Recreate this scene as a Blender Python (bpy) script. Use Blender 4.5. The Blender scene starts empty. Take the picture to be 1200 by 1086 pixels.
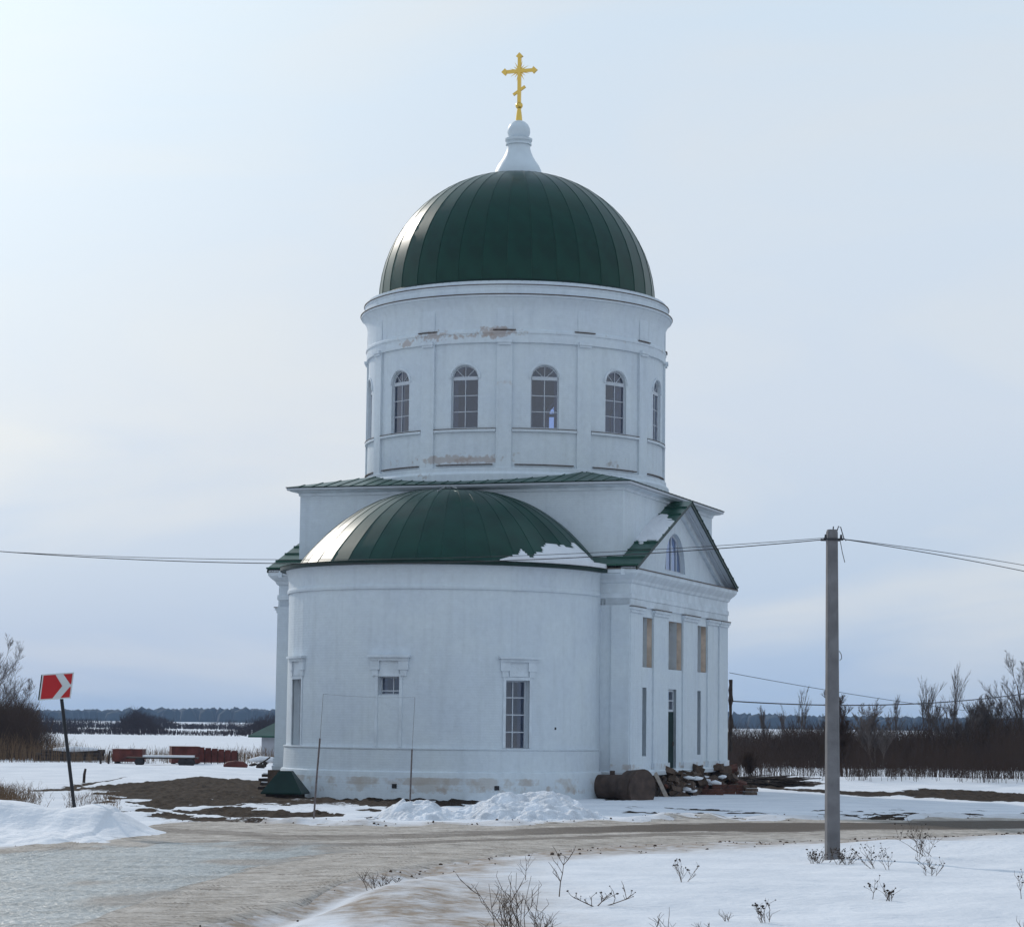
import bpy, bmesh, math, random
import numpy as np
from mathutils import Vector, Matrix

random.seed(7); rng = np.random.default_rng(7)
S = bpy.context.scene
COL = S.collection
PI = math.pi

# ------------------------------------------------------------------ camera
F, PITCH, ROLL, EYE = 2900.0, 0.10445, 0.012, 2.5
cam = bpy.data.cameras.new('camera'); cam.lens = F / 1200 * 36; cam.sensor_width = 36
cam.clip_start = 0.5; cam.clip_end = 12000
camo = bpy.data.objects.new('camera', cam); COL.objects.link(camo)
camo.matrix_world = Matrix.Translation((0, 0, EYE)) @ Matrix.Rotation(PI/2 + PITCH, 4, 'X') @ Matrix.Rotation(ROLL, 4, 'Z')
S.camera = camo

# ------------------------------------------------------------------ sky + sun
SUN_AZ, SUN_EL = math.radians(-30), math.radians(27)      # azimuth from +Y, negative = left
sd = Vector((math.sin(SUN_AZ)*math.cos(SUN_EL), math.cos(SUN_AZ)*math.cos(SUN_EL), math.sin(SUN_EL)))
W = bpy.data.worlds.new('World'); S.world = W; W.use_nodes = True
nt = W.node_tree; N = nt.nodes; Lk = nt.links; N.clear()
def nd(tree, t, **k):
    n = tree.nodes.new(t)
    for a, b in k.items(): setattr(n, a, b)
    return n
out = nd(nt, 'ShaderNodeOutputWorld'); bg = nd(nt, 'ShaderNodeBackground'); bg.inputs['Strength'].default_value = 0.1
sky = nd(nt, 'ShaderNodeTexSky', sky_type='NISHITA'); sky.sun_disc = False
sky.sun_elevation = SUN_EL; sky.sun_rotation = SUN_AZ
sky.air_density = 1.2; sky.dust_density = 2.5
tc = nd(nt, 'ShaderNodeTexCoord'); sep = nd(nt, 'ShaderNodeSeparateXYZ'); Lk.new(tc.outputs['Generated'], sep.inputs[0])
ramp = nd(nt, 'ShaderNodeValToRGB'); Lk.new(sep.outputs['Z'], ramp.inputs['Fac'])
cr = ramp.color_ramp
stops = [(0.0, (.39,.55,.77)), (.02, (.41,.56,.78)), (.06, (.51,.64,.82)), (.12, (.62,.71,.84)), (.2, (.65,.75,.87)), (.3, (.64,.77,.90)), (.6, (.46,.64,.86)), (1.0, (.37,.55,.78))]
while len(cr.elements) < len(stops): cr.elements.new(.5)
for e, (p, c) in zip(cr.elements, stops): e.position = p; e.color = (*c, 1)
# thin cloud: long soft streaks, whiter where thick
mp = nd(nt, 'ShaderNodeMapping'); mp.inputs['Scale'].default_value = (1.6, 1.6, 5.5); mp.inputs['Location'].default_value = (3.1, .4, 1.0)
Lk.new(tc.outputs['Generated'], mp.inputs[0])
nz = nd(nt, 'ShaderNodeTexNoise'); nz.inputs['Scale'].default_value = 2.6; nz.inputs['Detail'].default_value = 5; nz.inputs['Roughness'].default_value = .5
nz.inputs['Distortion'].default_value = .6
Lk.new(mp.outputs[0], nz.inputs['Vector'])
cm = nd(nt, 'ShaderNodeMapRange'); cm.inputs[1].default_value = .40; cm.inputs[2].default_value = .66; cm.inputs[3].default_value = 0; cm.inputs[4].default_value = .85
Lk.new(nz.outputs['Fac'], cm.inputs[0])
cl = nd(nt, 'ShaderNodeMixRGB'); cl.inputs[2].default_value = (.72, .77, .82, 1)
Lk.new(cm.outputs[0], cl.inputs[0]); Lk.new(ramp.outputs[0], cl.inputs[1])
# veil brightens smoothly towards the sun
dt = nd(nt, 'ShaderNodeVectorMath', operation='DOT_PRODUCT'); Lk.new(tc.outputs['Generated'], dt.inputs[0]); dt.inputs[1].default_value = sd
g1 = nd(nt, 'ShaderNodeMapRange', interpolation_type='SMOOTHSTEP'); g1.inputs[1].default_value = .84; g1.inputs[2].default_value = 1.03; g1.inputs[3].default_value = 0; g1.inputs[4].default_value = .30
Lk.new(dt.outputs['Value'], g1.inputs[0])
ad = nd(nt, 'ShaderNodeMixRGB', blend_type='ADD'); ad.inputs[2].default_value = (.75, 1.0, 1.0, 1)
Lk.new(g1.outputs[0], ad.inputs[0]); Lk.new(cl.outputs[0], ad.inputs[1])
sc10 = nd(nt, 'ShaderNodeVectorMath', operation='SCALE'); sc10.inputs['Scale'].default_value = 10.0; Lk.new(ad.outputs[0], sc10.inputs[0])
mx = nd(nt, 'ShaderNodeMixRGB'); mx.inputs[0].default_value = .92
Lk.new(sky.outputs[0], mx.inputs[1]); Lk.new(sc10.outputs[0], mx.inputs[2])
Lk.new(mx.outputs[0], bg.inputs['Color']); Lk.new(bg.outputs[0], out.inputs[0])

sl = bpy.data.lights.new('sun', 'SUN'); sl.energy = 2.0; sl.angle = math.radians(1.2); sl.color = (1, .93, .84)
so = bpy.data.objects.new('sun', sl); COL.objects.link(so)
so.rotation_euler = sd.to_track_quat('Z', 'Y').to_euler(); so.location = (-40, 60, 60)

S.view_settings.view_transform = 'Standard'; S.view_settings.look = 'None'
S.view_settings.exposure = 0.0; S.view_settings.gamma = 1.0; S.view_settings.use_curve_mapping = False
S.cycles.use_denoising = True
S.cycles.max_bounces = 6; S.cycles.transparent_max_bounces = 12; S.cycles.volume_bounces = 0

# ------------------------------------------------------------------ plan helpers
def ray(u, v):
    U = u - 600; V = 543 - v; c, s = math.cos(-ROLL), math.sin(-ROLL)
    x = U*c + V*s; y = -U*s + V*c
    return np.array([x/F, math.cos(PITCH) - y/F*math.sin(PITCH), math.sin(PITCH) + y/F*math.cos(PITCH)])
def gp(u, v, z=0.0):
    d = ray(u, v); t = (z - EYE)/d[2]; return float(d[0]*t), float(d[1]*t)
def at(u, v, Y):
    d = ray(u, v); t = Y/d[1]; return (float(d[0]*t), float(Y), float(EYE + d[2]*t))

# numpy value noise
def _h(ix, iy, s):
    n = (ix.astype(np.int64)*374761393 + iy.astype(np.int64)*668265263 + s*982451653) & 0x7fffffff
    n = (n ^ (n >> 13))*1274126177 & 0x7fffffff
    return ((n ^ (n >> 16)) & 0xffff)/65535.0
def vn(x, y, s=0):
    x = np.asarray(x, float); y = np.asarray(y, float)
    ix = np.floor(x); iy = np.floor(y); fx = x-ix; fy = y-iy
    fx = fx*fx*(3-2*fx); fy = fy*fy*(3-2*fy); ix = ix.astype(np.int64); iy = iy.astype(np.int64)
    a = _h(ix, iy, s); b = _h(ix+1, iy, s); c = _h(ix, iy+1, s); d = _h(ix+1, iy+1, s)
    return (a*(1-fx)+b*fx)*(1-fy)+(c*(1-fx)+d*fx)*fy - .5
def fbm(x, y, s=0, o=4):
    r = 0; a = 1
    for i in range(o):
        r = r + a*vn(np.asarray(x)*2**i, np.asarray(y)*2**i, s+i*17); a *= .5
    return r
def ss(a, b, x): 
    t = np.clip((x-a)/(b-a), 0, 1); return t*t*(3-2*t)

# ------------------------------------------------------------------ object helpers
def tag(o, label=None, cat=None, group=None, kind=None):
    if label: o['label'] = label
    if cat: o['category'] = cat
    if group: o['group'] = group
    if kind: o['kind'] = kind
    return o
def link(name, me, parent=None, m=None, smooth=False):
    if m is not None:
        me.materials.clear(); me.materials.append(m)
    if smooth:
        me.polygons.foreach_set('use_smooth', [True]*len(me.polygons))
    o = bpy.data.objects.new(name, me); COL.objects.link(o)
    if parent is not None: o.parent = parent
    return o
def mesh(name, V, Fc, m=None, parent=None, smooth=False):
    me = bpy.data.meshes.new(name); me.from_pydata([tuple(map(float, v)) for v in V], [], Fc); me.update()
    return link(name, me, parent, m, smooth)
def np_mesh(name, V, Q, m=None, parent=None, smooth=False):
    V = np.asarray(V, np.float32); Q = np.asarray(Q, np.int32); k = Q.shape[1]
    me = bpy.data.meshes.new(name); me.vertices.add(len(V)); me.vertices.foreach_set('co', V.ravel())
    me.loops.add(Q.size); me.loops.foreach_set('vertex_index', Q.ravel())
    me.polygons.add(len(Q)); me.polygons.foreach_set('loop_start', np.arange(0, Q.size, k, dtype=np.int32))
    me.polygons.foreach_set('loop_total', np.full(len(Q), k, np.int32))
    me.update(calc_edges=True); me.validate()
    return link(name, me, parent, m, smooth)
def empty(name, loc=(0,0,0), rz=0):
    o = bpy.data.objects.new(name, None); COL.objects.link(o); o.location = loc; o.rotation_euler = (0,0,rz); o.empty_display_size = .3
    return o
class MB:
    def __init__(s): s.v = []; s.f = []
    def add(s, V, Fc):
        k = len(s.v); s.v += [tuple(v) for v in V]; s.f += [tuple(i+k for i in f) for f in Fc]; return s
    def box(s, x0, x1, y0, y1, z0, z1):
        return s.add([(x0,y0,z0),(x1,y0,z0),(x1,y1,z0),(x0,y1,z0),(x0,y0,z1),(x1,y0,z1),(x1,y1,z1),(x0,y1,z1)],
                     [(0,3,2,1),(4,5,6,7),(0,1,5,4),(1,2,6,5),(2,3,7,6),(3,0,4,7)])
    def pbox(s, pt, s0, s1, z0, z1, d0, d1):     # box in a mapped space pt(s, z, d)
        V = [pt(s0,z0,d0),pt(s1,z0,d0),pt(s1,z0,d1),pt(s0,z0,d1),pt(s0,z1,d0),pt(s1,z1,d0),pt(s1,z1,d1),pt(s0,z1,d1)]
        return s.add(V, [(0,1,2,3),(4,7,6,5),(0,4,5,1),(1,5,6,2),(2,6,7,3),(3,7,4,0)])
    def tube(s, pts, rad, n=6, cap=True):
        pts = [Vector(p) for p in pts]; k0 = len(s.v); rad = rad if isinstance(rad, (list,tuple)) else [rad]*len(pts)
        for i, p in enumerate(pts):
            d = (pts[min(i+1,len(pts)-1)] - pts[max(i-1,0)]).normalized()
            a = d.orthogonal().normalized() if i == 0 else (a - d*a.dot(d)).normalized()
            b = d.cross(a)
            for j in range(n):
                t = 2*PI*j/n; s.v.append(tuple(p + (a*math.cos(t)+b*math.sin(t))*rad[i]))
        for i in range(len(pts)-1):
            for j in range(n):
                q = k0+i*n; s.f.append((q+j, q+(j+1)%n, q+n+(j+1)%n, q+n+j))
        if cap:
            s.f.append(tuple(k0+j for j in reversed(range(n)))); s.f.append(tuple(k0+(len(pts)-1)*n+j for j in range(n)))
        return s
    def build(s, name, m=None, parent=None, smooth=False): return mesh(name, s.v, s.f, m, parent, smooth)
def lathe(name, prof, n, m, parent, smooth=True, z_axis=(0,0)):
    V = []; Q = []
    for r, z in prof:
        for j in range(n):
            t = 2*PI*j/n; V.append((z_axis[0]+r*math.sin(t), z_axis[1]-r*math.cos(t), z))
    for i in range(len(prof)-1):
        for j in range(n):
            Q.append((i*n+j, i*n+(j+1)%n, (i+1)*n+(j+1)%n, (i+1)*n+j))
    o = mesh(name, V, Q, m, parent, smooth)
    if smooth: sharpen(o)
    return o
def sharpen(o, ang=28):
    bm = bmesh.new(); bm.from_mesh(o.data); bmesh.ops.remove_doubles(bm, verts=bm.verts, dist=2e-4); bmesh.ops.recalc_face_normals(bm, faces=bm.faces)
    for e in bm.edges:
        e.smooth = not (len(e.link_faces) == 2 and e.calc_face_angle(0) > math.radians(ang))
    for f in bm.faces: f.smooth = True
    bm.to_mesh(o.data); bm.free()
def dup(o, parent=None):
    c = o.copy(); COL.objects.link(c)
    if parent is not None: c.parent = parent
    for ch in list(o.children): dup(ch, c)
    return c

# ------------------------------------------------------------------ materials
def mat(name, color, rough=.8, metal=0, spec=.3, nscale=0, namp=.15, bump=0, bscale=20, coat=0, obj=True, bdist=.02):
    m = bpy.data.materials.new(name); m.use_nodes = True; t = m.node_tree; b = t.nodes['Principled BSDF']
    b.inputs['Base Color'].default_value = (*color, 1); b.inputs['Roughness'].default_value = rough
    b.inputs['Metallic'].default_value = metal; b.inputs['Specular IOR Level'].default_value = spec; b.inputs['Coat Weight'].default_value = coat
    co = nd(t, 'ShaderNodeTexCoord'); src = co.outputs['Object']
    if nscale:
        n = nd(t, 'ShaderNodeTexNoise'); n.inputs['Scale'].default_value = nscale; n.inputs['Detail'].default_value = 6; t.links.new(src, n.inputs['Vector'])
        r = nd(t, 'ShaderNodeMapRange'); r.inputs[1].default_value = .3; r.inputs[2].default_value = .7; r.inputs[3].default_value = 1-namp; r.inputs[4].default_value = 1+namp
        t.links.new(n.outputs['Fac'], r.inputs[0])
        x = nd(t, 'ShaderNodeVectorMath', operation='SCALE'); x.inputs[0].default_value = color; t.links.new(r.outputs[0], x.inputs['Scale']); t.links.new(x.outputs[0], b.inputs['Base Color'])
    if bump:
        n = nd(t, 'ShaderNodeTexNoise'); n.inputs['Scale'].default_value = bscale; n.inputs['Detail'].default_value = 8; t.links.new(src, n.inputs['Vector'])
        bp = nd(t, 'ShaderNodeBump'); bp.inputs['Strength'].default_value = bump; bp.inputs['Distance'].default_value = bdist
        t.links.new(n.outputs['Fac'], bp.inputs['Height']); t.links.new(bp.outputs[0], b.inputs['Normal'])
    return m

def white_wall(name, stains, spots=(), base=(.62,.67,.715)):
    """whitewashed brick: course bump, blotches, exposed patches in z bands.  stains = [(zlo,zhi,scale,threshold,color)]"""
    m = bpy.data.materials.new(name); m.use_nodes = True; t = m.node_tree; b = t.nodes['Principled BSDF']; L = t.links
    b.inputs['Roughness'].default_value = .9; b.inputs['Specular IOR Level'].default_value = .15
    co = nd(t, 'ShaderNodeTexCoord'); sp = nd(t, 'ShaderNodeSeparateXYZ'); L.new(co.outputs['Object'], sp.inputs[0])
    n1 = nd(t, 'ShaderNodeTexNoise'); n1.inputs['Scale'].default_value = .55; n1.inputs['Detail'].default_value = 6; n1.inputs['Roughness'].default_value = .6; L.new(co.outputs['Object'], n1.inputs['Vector'])
    r1 = nd(t, 'ShaderNodeValToRGB'); r1.color_ramp.elements[0].position = .33; r1.color_ramp.elements[1].position = .67
    r1.color_ramp.elements[0].color = (base[0]*.94, base[1]*.95, base[2]*.97, 1); r1.color_ramp.elements[1].color = (base[0]*1.03, base[1]*1.03, base[2]*1.01, 1)
    L.new(n1.outputs['Fac'], r1.inputs[0])
    n2 = nd(t, 'ShaderNodeTexNoise'); n2.inputs['Scale'].default_value = 5; n2.inputs['Detail'].default_value = 8; n2.inputs['Roughness'].default_value = .7; L.new(co.outputs['Object'], n2.inputs['Vector'])
    mm = nd(t, 'ShaderNodeMapRange'); mm.inputs[1].default_value = .3; mm.inputs[2].default_value = .75; mm.inputs[3].default_value = 1.04; mm.inputs[4].default_value = .92; L.new(n2.outputs['Fac'], mm.inputs[0])
    cur = nd(t, 'ShaderNodeVectorMath', operation='SCALE'); L.new(r1.outputs[0], cur.inputs[0]); L.new(mm.outputs[0], cur.inputs['Scale']); cur = cur.outputs[0]
    # vertical run-off streaks
    mp = nd(t, 'ShaderNodeMapping'); mp.inputs['Scale'].default_value = (2.6, 2.6, .22); L.new(co.outputs['Object'], mp.inputs[0])
    n4 = nd(t, 'ShaderNodeTexNoise'); n4.inputs['Scale'].default_value = 1.6; n4.inputs['Detail'].default_value = 5; L.new(mp.outputs[0], n4.inputs['Vector'])
    m4 = nd(t, 'ShaderNodeMapRange'); m4.inputs[1].default_value = .5; m4.inputs[2].default_value = .72; m4.inputs[3].default_value = 1; m4.inputs[4].default_value = .93; L.new(n4.outputs['Fac'], m4.inputs[0])
    sx = nd(t, 'ShaderNodeVectorMath', operation='SCALE'); L.new(cur, sx.inputs[0]); L.new(m4.outputs[0], sx.inputs['Scale']); cur = sx.outputs[0]
    for (z0, z1, scl, thr, colr) in stains:
        a = nd(t, 'ShaderNodeMapRange', interpolation_type='SMOOTHSTEP'); a.inputs[1].default_value = z0; a.inputs[2].default_value = z0+(z1-z0)*.35; L.new(sp.outputs['Z'], a.inputs[0])
        c = nd(t, 'ShaderNodeMapRange', interpolation_type='SMOOTHSTEP'); c.inputs[1].default_value = z1-(z1-z0)*.35; c.inputs[2].default_value = z1; c.inputs[3].default_value = 1; c.inputs[4].default_value = 0; L.new(sp.outputs['Z'], c.inputs[0])
        pr = nd(t, 'ShaderNodeMath', operation='MULTIPLY'); L.new(a.outputs[0], pr.inputs[0]); L.new(c.outputs[0], pr.inputs[1])
        n3 = nd(t, 'ShaderNodeTexNoise'); n3.inputs['Scale'].default_value = scl; n3.inputs['Detail'].default_value = 7; n3.inputs['Roughness'].default_value = .65; L.new(co.outputs['Object'], n3.inputs['Vector'])
        p2 = nd(t, 'ShaderNodeMath', operation='MULTIPLY'); L.new(pr.outputs[0], p2.inputs[0]); L.new(n3.outputs['Fac'], p2.inputs[1])
        q = nd(t, 'ShaderNodeMapRange'); q.inputs[1].default_value = thr; q.inputs[2].default_value = thr+.09; q.inputs[3].default_value = 0; q.inputs[4].default_value = .62; L.new(p2.outputs[0], q.inputs[0])
        x = nd(t, 'ShaderNodeMixRGB'); x.inputs[2].default_value = (*colr, 1); L.new(q.outputs[0], x.inputs[0]); L.new(cur, x.inputs[1]); cur = x.outputs[0]
    for (cx_, cy_, cz_), (rx, rz_), thr, scl, colr in spots:     # patches where the plaster has come off
        vv = nd(t, 'ShaderNodeVectorMath', operation='SUBTRACT'); L.new(co.outputs['Object'], vv.inputs[0]); vv.inputs[1].default_value = (cx_, cy_, cz_)
        v2 = nd(t, 'ShaderNodeVectorMath', operation='MULTIPLY'); L.new(vv.outputs[0], v2.inputs[0]); v2.inputs[1].default_value = (1/rx, 1/rx, 1/rz_)
        ln = nd(t, 'ShaderNodeVectorMath', operation='LENGTH'); L.new(v2.outputs[0], ln.inputs[0])
        n5 = nd(t, 'ShaderNodeTexNoise'); n5.inputs['Scale'].default_value = scl; n5.inputs['Detail'].default_value = 6; L.new(co.outputs['Object'], n5.inputs['Vector'])
        mA = nd(t, 'ShaderNodeMath', operation='MULTIPLY_ADD'); L.new(n5.outputs['Fac'], mA.inputs[0]); mA.inputs[1].default_value = 2.4; mA.inputs[2].default_value = -thr
        mB = nd(t, 'ShaderNodeMath', operation='SUBTRACT'); L.new(mA.outputs[0], mB.inputs[0]); L.new(ln.outputs['Value'], mB.inputs[1])
        mC = nd(t, 'ShaderNodeMapRange'); mC.inputs[1].default_value = 0; mC.inputs[2].default_value = .30; mC.inputs[3].default_value = 0; mC.inputs[4].default_value = .62; L.new(mB.outputs[0], mC.inputs[0])
        x = nd(t, 'ShaderNodeMixRGB'); x.inputs[2].default_value = (*colr, 1); L.new(mC.outputs[0], x.inputs[0]); L.new(cur, x.inputs[1]); cur = x.outputs[0]
    L.new(cur, b.inputs['Base Color'])
    # brick courses under the wash + lumpy plaster
    wv = nd(t, 'ShaderNodeMath', operation='MULTIPLY'); wv.inputs[1].default_value = 2*PI/.085; L.new(sp.outputs['Z'], wv.inputs[0])
    sn = nd(t, 'ShaderNodeMath', operation='SINE'); L.new(wv.outputs[0], sn.inputs[0])
    sm = nd(t, 'ShaderNodeMath', operation='MULTIPLY'); sm.inputs[1].default_value = .05; L.new(sn.outputs[0], sm.inputs[0])
    ad = nd(t, 'ShaderNodeMath', operation='ADD'); L.new(sm.outputs[0], ad.inputs[0]); L.new(n2.outputs['Fac'], ad.inputs[1])
    bp = nd(t, 'ShaderNodeBump'); bp.inputs['Strength'].default_value = .35; bp.inputs['Distance'].default_value = .03; L.new(ad.outputs[0], bp.inputs['Height']); L.new(bp.outputs[0], b.inputs['Normal'])
    return m
BRICK = (.30,.20,.15); OLD = (.42,.36,.31)
M_apse = white_wall('apse_whitewash', [(-.1,1.0,1.1,.50,(.44,.40,.36)), (.0,.62,2.6,.54,(.38,.31,.26)), (.30,.85,.8,.47,(.40,.34,.29))])
M_body = white_wall('body_whitewash', [(.8,1.3,2.2,.52,(.42,.36,.32))])
M_block = white_wall('block_whitewash', [])
def dsp(deg, z, r=5.7): return (r*math.sin(math.radians(deg)), -r*math.cos(math.radians(deg)), z)
M_drum = white_wall('drum_whitewash', [(16.0,17.0,2.3,.60,OLD), (11.5,12.4,1.6,.60,OLD)],
    [(dsp(12,16.45),(.75,.22),.25,6,(.34,.24,.19)), (dsp(-12,16.38),(1.1,.26),.55,7,(.36,.28,.24)), (dsp(-25,16.2),(.7,.22),.6,6,(.38,.29,.25)),
     (dsp(0,16.3),(1.5,.16),.7,8,(.38,.30,.26)), (dsp(-8,11.88),(1.0,.16),.1,5,(.40,.33,.29)), (dsp(5,11.86),(.9,.15),.15,6,(.38,.30,.26)), (dsp(15,14.6),(.9,.5),1.0,2.5,(.50,.45,.43)),
     (dsp(-15,11.3),(.8,.3),.9,5,(.40,.36,.33)), (dsp(58,11.8),(.6,.2),.7,5,(.36,.31,.28))])
M_trim = mat('trim_whitewash', (.61,.66,.705), .9, nscale=2.5, namp=.10, bump=.4, bscale=12)
M_frame = mat('window_frame_white', (.50,.53,.57), .55, nscale=3, namp=.05)
M_green = mat('green_metal_roof', (.003,.036,.024), .33, spec=.22, nscale=1.3, namp=.25, bump=.10, bscale=1.6, bdist=.03)
M_green2 = mat('green_metal_flat_roof', (.008,.055,.036), .35, spec=.35, nscale=1.3, namp=.3, bump=.15, bscale=3, bdist=.03)
M_gdark = mat('green_fascia', (.005,.022,.017), .45, spec=.2, nscale=2, namp=.2)
M_gold = mat('gold_leaf', (.75,.50,.12), .28, metal=1)
M_final = mat('white_painted_finial', (.60,.66,.70), .45, nscale=2, namp=.06)
M_int = mat('interior_plaster', (.35,.34,.33), .95, nscale=1, namp=.2)
M_niche = mat('bare_niche_plaster', (.62,.51,.42), .9, nscale=2.2, namp=.28, bump=.3, bscale=9)
M_door = mat('dark_green_door', (.008,.025,.024), .7, spec=.1, nscale=3, namp=.2)
M_iron = mat('rusty_ledge_iron', (.10,.075,.06), .7, nscale=8, namp=.3)
M_conc = mat('pole_concrete', (.155,.15,.155), .9, nscale=3, namp=.22, bump=.4, bscale=30)
M_wire = mat('black_wire', (.03,.03,.035), .6)
M_rust = mat('rusty_pipe', (.12,.10,.10), .8, nscale=14, namp=.35)
M_found = mat('bare_brown_masonry', (.095,.065,.048), .95, nscale=2.5, namp=.45, bump=.9, bscale=9, bdist=.06)
M_tank = mat('rust_brown_steel', (.065,.043,.034), .8, nscale=3, namp=.4, bump=.5, bscale=6)
M_redbr = mat('red_brick', (.10,.042,.03), .9, nscale=5, namp=.35, bump=.5, bscale=25)
M_wood = mat('grey_board', (.34,.29,.25), .85, nscale=6, namp=.3, bump=.4, bscale=20)
M_dwood = mat('dark_old_timber', (.045,.033,.028), .9, nscale=6, namp=.4, bump=.5, bscale=15)
M_redmt = mat('red_oxide_metal', (.095,.024,.018), .7, nscale=2.5, namp=.35, bump=.2, bscale=6)
M_signr = mat('sign_red', (.42,.015,.018), .45, nscale=3, namp=.08)
M_signw = mat('sign_white', (.55,.57,.58), .45, nscale=3, namp=.08)
M_post = mat('sign_post_black', (.015,.015,.018), .5)
M_twig = mat('bare_twig_bark', (.058,.036,.027), .9)
M_twig2 = mat('grey_bare_bark', (.13,.105,.095), .9)
M_far = mat('far_brush_bark', (.036,.026,.030), .95)
M_straw = mat('dry_straw', (.15,.095,.055), .9)
M_weed = mat('dried_weed_stem', (.10,.07,.05), .9)
M_hut = mat('hut_render', (.42,.43,.47), .9, nscale=1.5, namp=.1)
M_forest = mat('conifer_forest', (.012,.020,.026), .95)
M_tyre = mat('black_rubber', (.03,.028,.03), .8, nscale=6, namp=.3)

def snow_mat(name, obj_coord=True, color=(.70,.71,.74)):
    m = mat(name, color, .75, spec=.2, nscale=1.2, namp=.05, bump=.5, bscale=7, bdist=.06)
    return m
M_snow = snow_mat('snow')
M_snowp = mat('ploughed_snow', (.66,.68,.72), .8, spec=.2, nscale=2.6, namp=.22, bump=.9, bscale=9, bdist=.09)

def glass_mat(name, tint, rough=.05, refl=.5):
    m = bpy.data.materials.new(name); m.use_nodes = True; t = m.node_tree; t.nodes.clear(); L = t.links
    o = nd(t, 'ShaderNodeOutputMaterial'); tr = nd(t, 'ShaderNodeBsdfTransparent'); tr.inputs[0].default_value = (*tint, 1)
    gl = nd(t, 'ShaderNodeBsdfGlossy'); gl.inputs['Roughness'].default_value = rough; gl.inputs[0].default_value = (.9,.92,1,1)
    fr = nd(t, 'ShaderNodeFresnel'); fr.inputs[0].default_value = 1.5
    mu = nd(t, 'ShaderNodeMath', operation='MULTIPLY_ADD'); mu.inputs[1].default_value = 1.1; mu.inputs[2].default_value = .08; L.new(fr.outputs[0], mu.inputs[0])
    mi = nd(t, 'ShaderNodeMixShader'); L.new(mu.outputs[0], mi.inputs[0]); L.new(tr.outputs[0], mi.inputs[1]); L.new(gl.outputs[0], mi.inputs[2]); L.new(mi.outputs[0], o.inputs[0])
    return m
M_glass = glass_mat('window_glass', (.52,.63,.88))

# ================================================================== TERRAIN
def curve(pts):                       # pixels on the ground plane -> Y as a function of x
    g = sorted(gp(u, v) for u, v in pts); xs = [a for a, b in g]; ys = [b for a, b in g]
    return lambda x: np.interp(x, xs, ys)
road_far = curve([(-150,1004),(0,994),(100,984),(185,966),(260,963),(330,966),(450,968),(600,968),(700,965),(800,962),(1000,961),(1200,960),(1500,958)])
_nr = [gp(u, v) for u, v in [(1500,972),(1200,975),(1000,982),(850,986),(700,992),(600,1000),(480,1018),(405,1038),(350,1060),(262,1080)]] + [(-4.3,29),(-5,20),(-8,8),(-14,2)]
_nr = sorted(_nr)
road_near = lambda x: np.interp(x, [a for a, b in _nr], [b for a, b in _nr])
wet_c = curve([(180,972),(330,982),(450,981),(600,976),(700,973),(800,970),(1000,968.5),(1200,967)])
ice_far = curve([(-200,1006),(0,1000),(120,992),(200,989),(330,987),(430,990)])
ice_near = lambda x, _p=sorted([gp(u, v) for u, v in [(100,1084),(180,1052),(260,1030),(330,1011),(430,998)]] + [(-6.5,24),(-9,12)]): np.interp(x, [a for a,b in _p], [b for a,b in _p])
mudl_far = curve([(90,922),(105,915),(130,910),(160,909),(230,911),(310,914),(340,908),(450,906),(700,906)])
mudl_near = curve([(90,928),(130,937),(170,945),(230,954),(330,958),(450,955),(520,949),(600,942),(700,938)])
mudr_far = curve([(780,930),(880,916),(920,919),(1000,922),(1200,927),(1400,930)])
mudr_near = curve([(780,936),(880,922),(1000,932),(1100,936),(1200,940),(1400,944)])

def H(x, y):
    x = np.asarray(x, float); y = np.asarray(y, float)
    h = .05*fbm(x/3.5, y/3.5, 3) + .035*fbm(x/.7, y/1.0, 6, 3)*ss(75,50,y) + .25*fbm(x/40, y/40, 9)*ss(95, 140, y)
    rn = road_near(x); rf = road_far(x)
    inroad = ss(0, 1.2, y-rn)*ss(0, 1.2, rf-y)
    h = h*(1-.7*inroad) - .05*inroad
    # foreground bank right of the road
    d = rn - y
    fg = ss(.0, 4.5, d)*ss(-1.5, 2.5, x)
    h = h + fg*(.05 + .05*ss(0, 9, x) + .12*fbm(x/5, y/6, 21, 3) + .03*fbm(x/1.3,y/2.0,22,3))
    # rounded drift crest near the pole, running down to the right
    ax = x-8.6; ay = y-51.0; ca, sa = math.cos(-.75), math.sin(-.75)
    u = ax*ca+ay*sa; v = -ax*sa+ay*ca
    h = h + .17*np.exp(-(np.maximum(np.abs(u-2.5)-3.0,0)/1.5)**2 - (v/1.1)**2)*ss(0,1.5,d+.6)
    # hump and rut beside the inner bend
    hx = x+1.5; hy = y-36
    h = h + .20*np.exp(-(hx/1.1)**2-(hy/5)**2)
    rut = x-(-3.0+ (y-31)*.155)
    h = h - .14*np.exp(-(rut/.40)**2)*ss(45,41,y)*ss(20,26,y)
    # lumpy edge where the plough passed the far side of the road
    e = y-rf
    h = h + .10*np.exp(-((e-.8)/.7)**2)*(1+2.2*fbm(x/1.2, y/1.0, 31, 3))*ss(-7.6,-6.0,x)
    # snow bank beyond the muddy yard on the left
    h = h + .25*np.exp(-((y-116)/8)**2)*ss(-9.5,-12.5,x)*(1+.9*fbm(x/6,y/6,51,2))
    # right side: low drift beyond the track
    h = h + .28*np.exp(-((y-112)/7)**2)*ss(9,13,x)*(1+.8*fbm(x/9,y/5,71,2))
    # level out under the church
    cd = np.hypot(x+1, y-90)
    h = h*ss(8, 14, cd)
    return h

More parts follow.
